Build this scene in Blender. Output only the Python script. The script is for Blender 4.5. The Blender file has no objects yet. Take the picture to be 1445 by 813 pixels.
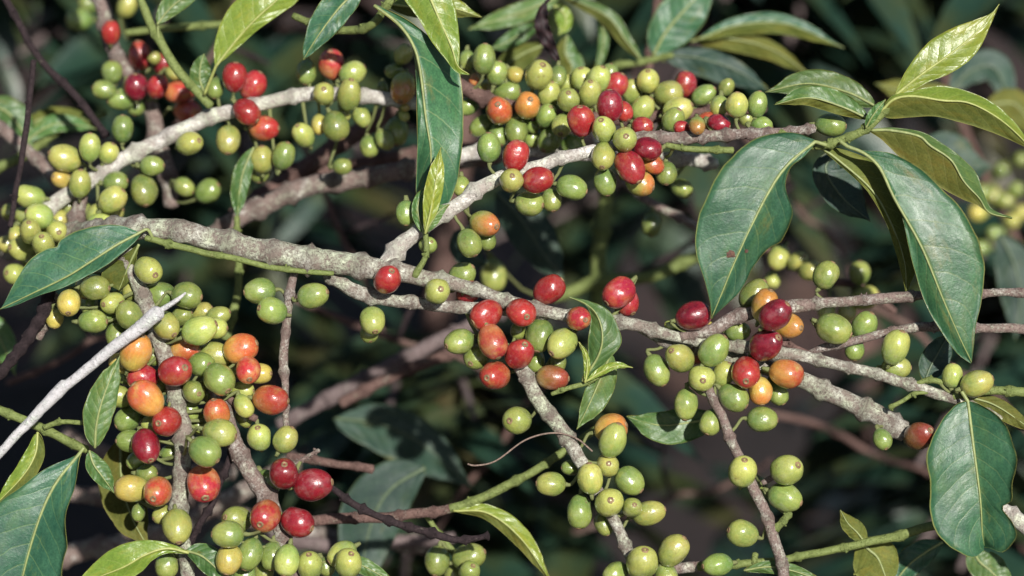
import bpy, bmesh, math, random
from mathutils import Vector, Matrix, Quaternion, noise

R_ = random.Random(7)
scene = bpy.context.scene
COL = scene.collection

# ------------------------------------------------------------------ frame of reference
W, H = 1445.0, 813.0
S = 0.00036                      # metres per photo pixel on the focus plane
D0 = 1.5                         # camera to focus plane
PITCH = math.radians(25)
TARGET = Vector((0, 0, 1.1))
FWD = Vector((0, math.cos(PITCH), -math.sin(PITCH)))
UPV = Vector((0, math.sin(PITCH), math.cos(PITCH)))
RGT = Vector((1, 0, 0))
CAM = TARGET - FWD * D0


def at(x, y, z=0.0):
    """pixel x, y at z pixels behind the focus plane -> a point in the place"""
    d = D0 + z * S
    k = S * d / D0
    return CAM + FWD * d + RGT * ((x - W / 2) * k) + UPV * ((H / 2 - y) * k)


def sc_at(z):
    return S * (D0 + z * S) / D0


# ------------------------------------------------------------------ materials
def new_mat(name):
    m = bpy.data.materials.new(name)
    m.use_nodes = True
    nt = m.node_tree
    return m, nt, nt.nodes['Principled BSDF'], nt.nodes['Material Output']


class NB:
    """small node builder"""
    def __init__(self, nt):
        self.nt = nt

    def n(self, t, **kw):
        o = self.nt.nodes.new(t)
        for k, v in kw.items():
            setattr(o, k, v)
        return o

    def l(self, a, b):
        self.nt.links.new(a, b)

    def math(self, op, a, b=None, c=None, clamp=False):
        o = self.n('ShaderNodeMath', operation=op, use_clamp=clamp)
        for i, v in enumerate((a, b, c)):
            if v is None:
                continue
            if isinstance(v, (int, float)):
                o.inputs[i].default_value = v
            else:
                self.l(v, o.inputs[i])
        return o.outputs[0]

    def noise(self, vec, scale, detail=3.0, rough=0.55, w=None):
        o = self.n('ShaderNodeTexNoise')
        if w is not None:
            o.noise_dimensions = '4D'
            self.l(w, o.inputs['W'])
        o.inputs['Scale'].default_value = scale
        o.inputs['Detail'].default_value = detail
        o.inputs['Roughness'].default_value = rough
        if vec is not None:
            self.l(vec, o.inputs['Vector'])
        return o.outputs['Fac']

    def ramp(self, fac, stops, interp='LINEAR'):
        o = self.n('ShaderNodeValToRGB')
        o.color_ramp.interpolation = interp
        e = o.color_ramp.elements
        while len(e) < len(stops):
            e.new(0.5)
        for i, (p, c) in enumerate(stops):
            e[i].position = p
            e[i].color = (c, c, c, 1) if isinstance(c, (int, float)) else (*c, 1)
        self.l(fac, o.inputs[0])
        return o.outputs[0]

    def mix(self, fac, a, b, blend='MIX'):
        o = self.n('ShaderNodeMix', data_type='RGBA', blend_type=blend)
        for sock, v in ((o.inputs[0], fac), (o.inputs[6], a), (o.inputs[7], b)):
            if isinstance(v, (int, float)):
                sock.default_value = v
            elif isinstance(v, tuple):
                sock.default_value = (*v, 1)
            else:
                self.l(v, sock)
        return o.outputs[2]

    def bump(self, h, strength, dist):
        o = self.n('ShaderNodeBump')
        o.inputs['Strength'].default_value = strength
        o.inputs['Distance'].default_value = dist
        self.l(h, o.inputs['Height'])
        return o.outputs[0]


def cherry_mat(name, base, tip, blotch, amt=0.5, grad=0.5, rough=0.26, hue=0.016):
    """base colour at the stalk end, tip colour at the scar end, blotch colour in patches"""
    m, nt, bs, out = new_mat(name)
    b = NB(nt)
    tc = b.n('ShaderNodeTexCoord')
    oi = b.n('ShaderNodeObjectInfo')
    rnd = b.math('MULTIPLY', oi.outputs['Random'], 37.0)
    sep = b.n('ShaderNodeSeparateXYZ')
    b.l(tc.outputs['Object'], sep.inputs[0])
    # object space is about 1 unit in radius
    g = b.math('MULTIPLY_ADD', sep.outputs['Z'], 0.42, 0.5)
    nz = b.noise(tc.outputs['Object'], 0.9, 2.0, 0.5, rnd)
    g = b.math('ADD', g, b.math('MULTIPLY', b.math('SUBTRACT', nz, 0.5), 1.1))
    g = b.math('ADD', g, grad - 0.5, clamp=True)
    c = b.mix(b.ramp(g, [(0.2, 0.0), (0.8, 1.0)]), base, tip)
    n2 = b.noise(tc.outputs['Object'], 1.1, 4.0, 0.6, b.math('ADD', rnd, 11.0))
    th = b.math('MULTIPLY_ADD', oi.outputs['Random'], 0.12, 0.46)
    bl = b.math('MULTIPLY', b.math('SUBTRACT', n2, th), 6.0, clamp=True)
    c = b.mix(b.math('MULTIPLY', bl, amt), c, blotch)
    # fine streaks that run stalk to scar
    mp = b.n('ShaderNodeMapping')
    mp.inputs['Scale'].default_value = (7, 7, 0.9)
    b.l(tc.outputs['Object'], mp.inputs['Vector'])
    st = b.noise(mp.outputs[0], 1.4, 3.0, 0.6, rnd)
    c = b.mix(0.6, c, b.ramp(st, [(0.3, (0.55, 0.55, 0.55)), (0.72, (1.0, 1.0, 1.0))]), 'MULTIPLY')
    fl = b.noise(tc.outputs['Object'], 7.5, 4.0, 0.7, rnd)
    c = b.mix(b.math('MULTIPLY', b.math('MULTIPLY', b.math('SUBTRACT', fl, 0.57), 9.0, clamp=True), 0.45), c, blotch)
    bloom = b.noise(tc.outputs['Object'], 1.9, 5.0, 0.65, b.math('ADD', rnd, 23.0))
    c = b.mix(b.math('MULTIPLY', b.ramp(bloom, [(0.5, 0.0), (0.75, 1.0)]), 0.16), c, (0.55, 0.50, 0.46))
    # pale specks and brown freckles
    vo = b.n('ShaderNodeTexVoronoi')
    vo.inputs['Scale'].default_value = 6.5
    b.l(tc.outputs['Object'], vo.inputs['Vector'])
    sp = b.math('LESS_THAN', vo.outputs['Distance'], 0.11)
    spn = b.math('GREATER_THAN', b.noise(tc.outputs['Object'], 1.6, 1.0, 0.5, rnd), 0.52)
    c = b.mix(b.math('MULTIPLY', b.math('MULTIPLY', sp, spn), 0.5), c, (0.16, 0.09, 0.035))
    sc = b.noise(tc.outputs['Object'], 3.0, 5.0, 0.7, b.math('ADD', rnd, 5.0))
    c = b.mix(b.math('MULTIPLY', b.math('MULTIPLY', b.math('SUBTRACT', sc, 0.60), 9.0, clamp=True), 0.7), c, (0.13, 0.075, 0.035))
    hs = b.n('ShaderNodeHueSaturation')
    b.l(c, hs.inputs['Color'])
    b.l(b.math('MULTIPLY_ADD', oi.outputs['Random'], hue * 2, 0.5 - hue), hs.inputs['Hue'])
    b.l(b.math('MULTIPLY_ADD', b.math('FRACT', b.math('MULTIPLY', rnd, 7.3)), 0.38, 0.8), hs.inputs['Value'])
    b.l(hs.outputs[0], bs.inputs['Base Color'])
    rg = b.math('MULTIPLY_ADD', b.noise(tc.outputs['Object'], 4.0, 4.0, 0.6), 0.3, rough - 0.13)
    b.l(rg, bs.inputs['Roughness'])
    bs.inputs['Specular IOR Level'].default_value = 0.55
    bs.inputs['Coat Weight'].default_value = 0.4
    bs.inputs['Coat Roughness'].default_value = 0.13
    bs.inputs['Subsurface Weight'].default_value = 0.12
    bs.inputs['Subsurface Radius'].default_value = (0.003, 0.002, 0.0008)
    bs.inputs['Subsurface Scale'].default_value = 1.0
    h = b.math('ADD', b.math('MULTIPLY', b.noise(tc.outputs['Object'], 1.7, 3.0), 0.8),
               b.math('MULTIPLY', b.noise(tc.outputs['Object'], 14.0, 2.0), 0.10))
    b.l(b.bump(h, 0.5, 0.0012), bs.inputs['Normal'])
    return m


GREEN = (0.155, 0.235, 0.045)
LIME = (0.33, 0.37, 0.075)
YEL = (0.50, 0.42, 0.07)
ORG = (0.52, 0.16, 0.035)
RED = (0.42, 0.022, 0.022)
CRI = (0.22, 0.010, 0.018)
CM = {
    'G': cherry_mat('fruit_green', (0.145, 0.22, 0.055), (0.235, 0.295, 0.068), (0.33, 0.345, 0.095), 0.55),
    'YG': cherry_mat('fruit_lime', (0.24, 0.315, 0.075), (0.40, 0.42, 0.105), (0.47, 0.42, 0.10), 0.55),
    'Y': cherry_mat('fruit_yellow', (0.40, 0.39, 0.09), (0.53, 0.42, 0.095), (0.54, 0.32, 0.07), 0.45),
    'OY': cherry_mat('fruit_yellow_blushed', (0.50, 0.38, 0.08), (0.56, 0.21, 0.05), (0.52, 0.35, 0.07), 0.4),
    'GO': cherry_mat('fruit_green_blushed', (0.27, 0.32, 0.07), (0.50, 0.17, 0.05), (0.34, 0.32, 0.07), 0.3, 0.35),
    'O': cherry_mat('fruit_orange', (0.52, 0.26, 0.06), (0.46, 0.075, 0.035), (0.44, 0.36, 0.09), 0.7, hue=0.01),
    'RO': cherry_mat('fruit_red_orange', (0.48, 0.15, 0.05), (0.41, 0.034, 0.030), (0.50, 0.30, 0.09), 0.6, 0.60, hue=0.008),
    'R': cherry_mat('fruit_red', (0.28, 0.014, 0.024), (0.36, 0.026, 0.030), (0.44, 0.16, 0.055), 0.5, hue=0.006),
    'P': cherry_mat('fruit_crimson', (0.20, 0.010, 0.019), (0.25, 0.014, 0.024), (0.08, 0.006, 0.012), 0.75, hue=0.005),
    'B': cherry_mat('fruit_russet', (0.25, 0.18, 0.05), (0.28, 0.06, 0.03), (0.24, 0.10, 0.035), 0.5, hue=0.01),
}


def plain_mat(name, col, rough=0.6, var=0.35, scale=220.0, col2=None):
    m, nt, bs, out = new_mat(name)
    b = NB(nt)
    tc = b.n('ShaderNodeTexCoord')
    nz = b.noise(tc.outputs['Object'], scale, 4.0)
    c2 = col2 or tuple(v * (1 - var) for v in col)
    c = b.mix(b.ramp(nz, [(0.35, 0.0), (0.65, 1.0)]), c2, col)
    b.l(c, bs.inputs['Base Color'])
    bs.inputs['Roughness'].default_value = rough
    b.l(b.bump(nz, 0.5, 0.001), bs.inputs['Normal'])
    return m


SCAR = plain_mat('fruit_scar', (0.26, 0.17, 0.085), 0.7, scale=3.0, col2=(0.11, 0.065, 0.03))
STALK = plain_mat('fruit_stalk', (0.20, 0.25, 0.08), 0.6, col2=(0.13, 0.12, 0.05))


def leaf_mat(name, colA, colB, vein, sheen_rough=0.37, trans=0.16, edge=(0.34, 0.33, 0.09), spots=0.75, veinamt=0.42, spec=0.48):
    m, nt, bs, out = new_mat(name)
    b = NB(nt)
    tc = b.n('ShaderNodeTexCoord')
    oi = b.n('ShaderNodeObjectInfo')
    rnd = b.math('MULTIPLY', oi.outputs['Random'], 53.0)
    sep = b.n('ShaderNodeSeparateXYZ')
    b.l(tc.outputs['UV'], sep.inputs[0])
    u = b.math('ABSOLUTE', b.math('MULTIPLY_ADD', sep.outputs['X'], 2.0, -1.0))     # 0 midrib .. 1 margin
    v = sep.outputs['Y']
    wob = b.math('MULTIPLY', b.math('SUBTRACT', b.noise(tc.outputs['UV'], 5.0, 2.0, 0.5, rnd), 0.5), 0.35)
    side = b.math('MULTIPLY', b.math('GREATER_THAN', sep.outputs['X'], 0.5), 0.45)
    lat = b.math('SUBTRACT', b.math('MULTIPLY', v, 9.0), b.math('MULTIPLY', b.math('POWER', u, 1.35), 1.55))
    lat = b.math('ADD', b.math('ADD', lat, wob), side)
    fr = b.math('FRACT', lat)
    dist = b.math('ABSOLUTE', b.math('SUBTRACT', fr, 0.5))           # 0 on a lateral vein
    lv = b.math('SUBTRACT', 1.0, b.math('DIVIDE', dist, 0.05), clamp=True)
    lv = b.math('MULTIPLY', lv, b.math('SUBTRACT', 1.0, b.math('POWER', u, 2.5)))
    mid = b.math('SUBTRACT', 1.0, b.math('DIVIDE', u, 0.05), clamp=True)
    n1 = b.noise(tc.outputs['UV'], 2.6, 5.0, 0.6, rnd)
    n2 = b.noise(tc.outputs['Object'], 130.0, 5.0, 0.7)
    n3 = b.noise(tc.outputs['Object'], 900.0, 3.0, 0.6)
    f = b.math('ADD', b.math('MULTIPLY', n1, 0.6), b.math('MULTIPLY', n2, 0.4))
    c = b.mix(b.ramp(f, [(0.38, 0.0), (0.62, 1.0)]), colA, colB)
    c = b.mix(b.math('MULTIPLY', b.ramp(n3, [(0.35, 0.0), (0.65, 1.0)]), 0.45), c, tuple(x * 0.5 for x in colA))
    n4 = b.noise(tc.outputs['UV'], 4.2, 6.0, 0.7, b.math('ADD', rnd, 17.0))
    yg = (min(1, colB[0] * 1.9), colB[1] * 1.12, colB[2] * 0.55)
    c = b.mix(b.math('MULTIPLY', b.ramp(n4, [(0.50, 0.0), (0.70, 1.0)]), 0.32), c, yg)
    dk = b.math('SUBTRACT', 1.0, b.math('DIVIDE', b.math('ABSOLUTE', b.math('SUBTRACT', dist, 0.09)), 0.06), clamp=True)
    c = b.mix(b.math('MULTIPLY', dk, 0.25), c, colA)
    c = b.mix(b.math('MULTIPLY', lv, veinamt), c, vein)
    c = b.mix(b.math('MULTIPLY', mid, 0.8), c, vein)
    eg = b.math('MULTIPLY', b.math('SUBTRACT', u, 0.968), 40.0, clamp=True)
    c = b.mix(b.math('MULTIPLY', eg, 0.6), c, edge)
    # yellowing and brown flecks
    s1 = b.noise(tc.outputs['UV'], 3.4, 6.0, 0.68, b.math('ADD', rnd, 3.0))
    c = b.mix(b.math('MULTIPLY', b.math('MULTIPLY', b.math('SUBTRACT', s1, 0.57), 7.0, clamp=True), 0.55 * spots), c, (0.24, 0.21, 0.035))
    c = b.mix(b.math('MULTIPLY', b.math('MULTIPLY', b.math('SUBTRACT', s1, 0.655), 16.0, clamp=True), spots), c, (0.10, 0.045, 0.02))
    hs = b.n('ShaderNodeHueSaturation')
    b.l(c, hs.inputs['Color'])
    b.l(b.math('MULTIPLY_ADD', oi.outputs['Random'], 0.03, 0.485), hs.inputs['Hue'])
    b.l(b.math('MULTIPLY_ADD', b.math('FRACT', b.math('MULTIPLY', rnd, 3.7)), 0.35, 0.82), hs.inputs['Value'])
    b.l(hs.outputs[0], bs.inputs['Base Color'])
    rg = b.math('MULTIPLY_ADD', b.noise(tc.outputs['UV'], 6.0, 6.0, 0.75, rnd), 0.75, sheen_rough - 0.30)
    b.l(rg, bs.inputs['Roughness'])
    bs.inputs['Specular IOR Level'].default_value = spec
    # quilting: surface swells between the lateral veins
    q = b.math('POWER', b.math('MULTIPLY', dist, 2.0), 0.6)
    h = b.math('ADD', b.math('MULTIPLY', q, 0.28), b.math('MULTIPLY', n2, 0.75))
    h = b.math('ADD', h, b.math('MULTIPLY', n3, 0.12))
    h = b.math('SUBTRACT', h, b.math('MULTIPLY', mid, 0.4))
    b.l(b.bump(h, 0.5, 0.0013), bs.inputs['Normal'])
    tr = b.n('ShaderNodeBsdfTranslucent')
    b.l(hs.outputs[0], tr.inputs['Color'])
    mx = b.n('ShaderNodeMixShader')
    mx.inputs[0].default_value = trans
    b.l(bs.outputs[0], mx.inputs[1])
    b.l(tr.outputs[0], mx.inputs[2])
    b.l(mx.outputs[0], out.inputs['Surface'])
    return m


LM = {
    'D': leaf_mat('leaf_dark', (0.019, 0.080, 0.041), (0.060, 0.166, 0.074), (0.19, 0.25, 0.09)),
    'M': leaf_mat('leaf_mid', (0.060, 0.135, 0.035), (0.10, 0.19, 0.05), (0.25, 0.30, 0.10)),
    'L': leaf_mat('leaf_young', (0.17, 0.26, 0.035), (0.26, 0.33, 0.05), (0.38, 0.40, 0.13), 0.27, 0.25, spots=0.2, spec=0.55),
    'U': leaf_mat('leaf_underside', (0.10, 0.125, 0.025), (0.155, 0.17, 0.035), (0.27, 0.26, 0.10), 0.62, 0.25, veinamt=0.3, spec=0.2),
    'T': leaf_mat('leaf_teal_shaded', (0.014, 0.042, 0.032), (0.032, 0.075, 0.045), (0.08, 0.13, 0.08), 0.52, 0.1, edge=(0.10, 0.13, 0.05)),  # darker copy for leaves further back, their shade put into the colour
    'W': plain_mat('leaf_withered', (0.025, 0.008, 0.010), 0.7, scale=400.0, col2=(0.008, 0.004, 0.005)),
}
SPOT = plain_mat('leaf_spot', (0.11, 0.05, 0.03), 0.8, scale=900.0, col2=(0.05, 0.022, 0.018))
RIB = plain_mat('leaf_rib', (0.24, 0.28, 0.10), 0.5, 0.25, 300.0)
RIBL = plain_mat('leaf_rib_young', (0.34, 0.37, 0.11), 0.5, 0.2, 300.0)
RIBD = plain_mat('leaf_rib_shaded', (0.09, 0.13, 0.07), 0.5, 0.25, 300.0)  # rib of the shaded leaves, darkened along with them


def bark_mat(name, dark, mid, pale, lichen=0.5, scale=1.0, rough=0.85):
    m, nt, bs, out = new_mat(name)
    b = NB(nt)
    tc = b.n('ShaderNodeTexCoord')
    P = tc.outputs['Object']
    n1 = b.noise(P, 95.0 * scale, 8.0, 0.74)
    n2 = b.noise(P, 430.0 * scale, 6.0, 0.75)
    n3 = b.noise(P, 38.0 * scale, 3.0, 0.5)
    c = b.mix(b.ramp(n2, [(0.3, 0.0), (0.7, 1.0)]), dark, mid)
    lf = b.math('ADD', b.math('MULTIPLY', n1, 0.70), b.math('MULTIPLY', n2, 0.30))
    lm = b.ramp(lf, [(0.62 - 0.24 * lichen, 0.0), (0.72 - 0.24 * lichen, 1.0)])
    green = tuple(p * k for p, k in zip(pale, (0.84, 0.92, 0.78)))
    pc = b.mix(b.ramp(n3, [(0.4, 0.0), (0.6, 1.0)]), pale, green)
    c = b.mix(lm, c, pc)
    vo = b.n('ShaderNodeTexVoronoi', feature='DISTANCE_TO_EDGE')
    vo.inputs['Scale'].default_value = 150.0 * scale
    wv = b.n('ShaderNodeVectorMath', operation='ADD')
    b.l(P, wv.inputs[0])
    nv = b.n('ShaderNodeTexNoise')
    nv.inputs['Scale'].default_value = 160.0
    b.l(P, nv.inputs['Vector'])
    sv = b.n('ShaderNodeVectorMath', operation='SCALE')
    sv.inputs['Scale'].default_value = 0.012
    b.l(nv.outputs['Color'], sv.inputs[0])
    b.l(sv.outputs[0], wv.inputs[1])
    b.l(wv.outputs[0], vo.inputs['Vector'])
    ck = b.math('SUBTRACT', 1.0, b.math('DIVIDE', vo.outputs['Distance'], 0.07), clamp=True)
    ck = b.math('MULTIPLY', ck, b.ramp(n1, [(0.45, 0.0), (0.6, 1.0)]))
    c = b.mix(b.math('MULTIPLY', ck, 0.6), c, dark)
    # crosswise wrinkles and dark, scarred nodes
    mp = b.n('ShaderNodeMapping')
    mp.inputs['Scale'].default_value = (1.1, 420.0, 1.0)
    b.l(tc.outputs['UV'], mp.inputs['Vector'])
    wr = b.noise(mp.outputs[0], 1.0, 4.0, 0.65)
    wl = b.ramp(wr, [(0.36, 1.0), (0.45, 0.0)])
    nd = b.n('ShaderNodeAttribute', attribute_name='node').outputs['Fac']
    nd = b.math('MULTIPLY', nd, b.ramp(n2, [(0.35, 0.25), (0.6, 1.0)]))
    c = b.mix(b.math('MULTIPLY', wl, 0.35), c, dark)
    c = b.mix(b.math('MULTIPLY', nd, 0.55), c, tuple(x * 0.75 + y * 0.15 for x, y in zip(dark, mid)))
    sp = b.noise(P, 1100.0, 2.0, 0.5)
    c = b.mix(b.math('MULTIPLY', b.math('SUBTRACT', sp, 0.60), 7.0, clamp=True), c, tuple(d * 0.5 for d in dark))
    b.l(c, bs.inputs['Base Color'])
    bs.inputs['Roughness'].default_value = rough
    bs.inputs['Specular IOR Level'].default_value = 0.25
    h = b.math('ADD', b.math('MULTIPLY', n1, 0.7), b.math('MULTIPLY', n2, 0.5))
    h = b.math('ADD', h, b.math('MULTIPLY', lm, 0.25))
    h = b.math('SUBTRACT', h, b.math('MULTIPLY', ck, 0.3))
    h = b.math('SUBTRACT', h, b.math('MULTIPLY', wl, 0.25))
    h = b.math('ADD', h, b.math('MULTIPLY', nd, 0.4))
    b.l(b.bump(h, 0.8, 0.0016), bs.inputs['Normal'])
    return m


BM = {
    'lichen': bark_mat('bark_lichen', (0.13, 0.095, 0.08), (0.31, 0.27, 0.225), (0.55, 0.54, 0.465), 0.68, 1.5),
    'grey': bark_mat('bark_grey', (0.11, 0.07, 0.06), (0.30, 0.235, 0.205), (0.56, 0.52, 0.47), 0.54, 1.7),
    'white': bark_mat('bark_white', (0.30, 0.25, 0.22), (0.50, 0.46, 0.41), (0.70, 0.67, 0.62), 0.78, 1.6),
    'brown': bark_mat('bark_brown', (0.075, 0.042, 0.036), (0.20, 0.125, 0.105), (0.42, 0.36, 0.31), 0.26, 1.6),
    'dark': bark_mat('bark_dark', (0.014, 0.009, 0.011), (0.045, 0.030, 0.031), (0.30, 0.25, 0.22), 0.04, 1.5),
    'green': bark_mat('bark_green', (0.12, 0.155, 0.045), (0.20, 0.24, 0.075), (0.30, 0.28, 0.14), 0.12, rough=0.5),
    'dead': bark_mat('bark_dead', (0.42, 0.40, 0.40), (0.60, 0.59, 0.60), (0.74, 0.74, 0.75), 0.5, 1.5),
    'dim': bark_mat('bark_dim', (0.10, 0.072, 0.07), (0.21, 0.165, 0.16), (0.34, 0.30, 0.28), 0.3),
    'tendril': bark_mat('bark_tendril', (0.16, 0.11, 0.09), (0.28, 0.21, 0.17), (0.40, 0.34, 0.28), 0.3),
}



def foliage_mat():
    m, nt, bs, out = new_mat('foliage_far')
    b = NB(nt)
    tc = b.n('ShaderNodeTexCoord')
    n1 = b.noise(tc.outputs['Object'], 16.0, 2.0, 0.5)
    n2 = b.noise(tc.outputs['Object'], 95.0, 4.0, 0.6)
    f = b.math('ADD', b.math('MULTIPLY', n1, 0.75), b.math('MULTIPLY', n2, 0.25))
    c = b.ramp(f, [(0.30, (0.008, 0.026, 0.022)), (0.45, (0.016, 0.042, 0.026)), (0.58, (0.034, 0.046, 0.016)), (0.72, (0.055, 0.044, 0.02))])  # background shade is put into these dark leaf colours
    b.l(c, bs.inputs['Base Color'])
    bs.inputs['Roughness'].default_value = 0.42
    b.l(b.bump(n2, 0.4, 0.003), bs.inputs['Normal'])
    return m


LM['F'] = foliage_mat()


# ------------------------------------------------------------------ objects
def link(name, me, parent=None, loc=None):
    o = bpy.data.objects.new(name, me)
    COL.objects.link(o)
    if parent is not None:
        o.parent = parent
    if loc is not None:
        o.location = loc
    return o


def thing(name, label, cat, loc, group=None):
    e = bpy.data.objects.new(name, None)
    e.empty_display_size = 0.02
    COL.objects.link(e)
    e.location = loc
    e['label'] = label
    e['category'] = cat
    if group:
        e['group'] = group
    return e


def mesh_from(name, verts, faces, mats, mi=None, uvs=None, smooth=True):
    me = bpy.data.meshes.new(name)
    me.from_pydata([tuple(v) for v in verts], [], faces)
    for m in mats:
        me.materials.append(m)
    if mi:
        me.polygons.foreach_set('material_index', mi)
    if uvs:
        ul = me.uv_layers.new(name='UVMap')
        for l in me.loops:
            ul.data[l.index].uv = uvs[l.vertex_index]
    me.polygons.foreach_set('use_smooth', [smooth] * len(me.polygons))
    me.update()
    return me


def cr(pts, t):
    """Catmull-Rom through pts (tuples of any length), t in 0..1"""
    n = len(pts) - 1
    f = min(max(t, 0), 1) * n
    i = min(int(f), n - 1)
    f -= i
    p1, p2 = pts[i], pts[i + 1]
    p0 = pts[i - 1] if i > 0 else tuple(2 * a - b for a, b in zip(p1, p2))
    p3 = pts[i + 2] if i + 2 <= n else tuple(2 * b - a for a, b in zip(p1, p2))
    return tuple(0.5 * (2 * b + (c - a) * f + (2 * a - 5 * b + 4 * c - d) * f * f + (3 * b - a - 3 * c + d) * f ** 3)
                 for a, b, c, d in zip(p0, p1, p2, p3))


def resample(pts, step):
    dense = [cr(pts, i / (len(pts) * 24)) for i in range(len(pts) * 24 + 1)]
    out = [dense[0]]
    acc = 0
    for a, b in zip(dense, dense[1:]):
        acc += math.dist(a[:3], b[:3])
        if acc >= step:
            out.append(b)
            acc = 0
    if math.dist(out[-1][:3], dense[-1][:3]) > step * 0.3:
        out.append(dense[-1])
    return out


def tube_geo(path, radii, ring=10):
    """path in metres; returns verts, faces (closed ends)"""
    verts, faces = [], []
    n = len(path)
    up = Vector((0.13, 0.2, 1)).normalized()
    for i, p in enumerate(path):
        t = (path[min(i + 1, n - 1)] - path[max(i - 1, 0)])
        t = t.normalized() if t.length > 1e-9 else Vector((0, 0, 1))
        a = t.cross(up)
        if a.length < 1e-3:
            a = t.cross(Vector((1, 0, 0)))
        a.normalize()
        b = t.cross(a)
        r = radii[i]
        for k in range(ring):
            w = 2 * math.pi * k / ring
            rr = r[k] if isinstance(r, (list, tuple)) else r
            verts.append(p + a * (math.cos(w) * rr) + b * (math.sin(w) * rr))
    for i in range(n - 1):
        for k in range(ring):
            k2 = (k + 1) % ring
            faces.append((i * ring + k, i * ring + k2, (i + 1) * ring + k2, (i + 1) * ring + k))
    c0 = len(verts)
    verts.append(path[0] - (path[1] - path[0]).normalized() * (radii[0] if not isinstance(radii[0], (list, tuple)) else radii[0][0]) * 0.4)
    verts.append(path[-1] + (path[-1] - path[-2]).normalized() * (radii[-1] if not isinstance(radii[-1], (list, tuple)) else radii[-1][0]) * 0.4)
    for k in range(ring):
        k2 = (k + 1) % ring
        faces.append((c0, k2, k))
        faces.append((c0 + 1, (n - 1) * ring + k, (n - 1) * ring + k2))
    return verts, faces


BR = {}       # branch key -> dict(root, loc, paths)


def branch(key, label, loc, name='coffee_branch', cat='branch', group='fruiting coffee branches'):
    p = at(*loc)
    BR[key] = dict(root=thing(name, label, cat, p, group), loc=p, paths=[], shoots=[])
    return BR[key]


def stem(key, pts, bark='grey', part='stem', z=0, node=(58, 0.36), rough=0.06, ext=260, taperend=False):
    """pts: (x, y, r[, dz]) in pixels; runs on past the picture's edge where it leaves it"""
    P = [(p[0], p[1], z + (p[3] if len(p) > 3 else 0), p[2]) for p in pts]
    for end in (0, -1):
        x, y = P[end][:2]
        if x < 3 or x > W - 3 or y < 3 or y > H - 3:
            q = P[1] if end == 0 else P[-2]
            dx, dy = x - q[0], y - q[1]
            L = math.hypot(dx, dy) or 1
            e = (x + dx / L * ext, y + dy / L * ext, P[end][2] + 20, P[end][3])
            P = [e] + P if end == 0 else P + [e]
    rs = resample(P, 5.0)
    seed = R_.random() * 100
    path, radii = [], []
    ring = 12
    d = 0
    nd = node[0] * R_.uniform(0.3, 0.9)
    nodes = []
    tot = sum(math.dist(a[:3], b[:3]) for a, b in zip(rs, rs[1:]))
    while nd < tot:
        nodes.append(nd)
        nd += node[0] * R_.uniform(0.7, 1.3)
    for i, (x, y, zz, r) in enumerate(rs):
        if i:
            d += math.dist(rs[i - 1][:3], rs[i][:3])
        jx = noise.noise(Vector((d / 40, seed, 0))) * r * 0.35
        jy = noise.noise(Vector((d / 40, seed, 9))) * r * 0.35
        k = sc_at(zz)
        path.append(at(x + jx, y + jy, zz))
        sw = sum(node[1] * math.exp(-((d - q) / (0.30 * r + 2.2)) ** 2) for q in nodes)
        rr = []
        for j in range(ring):
            w = 2 * math.pi * j / ring
            nn = noise.noise(Vector((d / 14, math.cos(w) * 1.3 + seed, math.sin(w) * 1.3)))
            n2 = noise.noise(Vector((d / 5, math.cos(w) * 2.6 + seed, math.sin(w) * 2.6 + 7)))
            rr.append(max(0.4, r * (1 + nn * rough * 1.8 + n2 * rough + sw * (1 + 0.5 * math.cos(2 * w + seed + d)))) * k)
        radii.append(rr)
    B = BR[key]
    v, f = tube_geo(path, radii, ring)
    n = len(path)
    acc, dd = 0.0, []
    for i in range(n):
        if i:
            acc += (path[i] - path[i - 1]).length
        dd.append(acc)
    uv = [(abs(k / ring * 2 - 1), dd[i]) for i in range(n) for k in range(ring)] + [(0, 0), (0, acc)]
    total = [0.0]
    for a, c in zip(rs, rs[1:]):
        total.append(total[-1] + math.dist(a[:3], c[:3]))
    nodev = [max([math.exp(-((total[i] - q) / (0.35 * rs[i][3] + 2.5)) ** 2) for q in nodes] or [0]) for i in range(n)]
    att = [nodev[i] for i in range(n) for k in range(ring)] + [0, 0]
    if node[1] > 0.15:                             # old stalk scars and bracts crowd round each node
        for q in nodes:
            i = min(range(n), key=lambda j: abs(total[j] - q))
            if i == 0 or i >= n - 1:
                continue
            t = (path[i + 1] - path[i - 1]).normalized()
            for s in range(R_.randint(3, 6)):
                d0 = Vector((R_.gauss(0, 1), R_.gauss(0, 1), R_.gauss(0, 1)))
                d0 = (d0 - t * d0.dot(t)).normalized()
                k = sc_at(rs[i][2])
                r0 = rs[i][3] * k
                p0 = path[i] + t * R_.uniform(-4, 4) * k + d0 * r0 * 0.9
                p1 = p0 + (d0 + t * R_.uniform(-0.6, 0.6)).normalized() * R_.uniform(1.5, 4.5) * k
                w0 = R_.uniform(1.2, 2.6) * k
                vv, ff = tube_geo([p0, p0.lerp(p1, 0.6), p1], [w0, w0 * 0.85, w0 * 0.55], 6)
                o0 = len(v)
                v += vv
                f += [tuple(x + o0 for x in g) for g in ff]
                uv += [(0.5, dd[i])] * len(vv)
                att += [0.8] * len(vv)
    v = [q - B['loc'] for q in v]
    me = mesh_from(part, v, f, [BM[bark]], None, uv)
    at_ = me.attributes.new('node', 'FLOAT', 'POINT')
    at_.data.foreach_set('value', att)
    link(part, me, B['root'])
    (B['paths'] if part not in ('leaf_shoot', 'tendril', 'leaf_stalk') or not B['paths'] else B['shoots']).append([(x, y, zz, r) for x, y, zz, r in rs])


def prof(t, a=0.85, tip=0.80):
    p = max(0.0, math.sin(math.pi * t ** a)) ** 0.78
    if t > tip:                                    # drawn-out drip tip
        p *= 1 - 0.55 * ((t - tip) / (1 - tip)) ** 0.8
    return p


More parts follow.
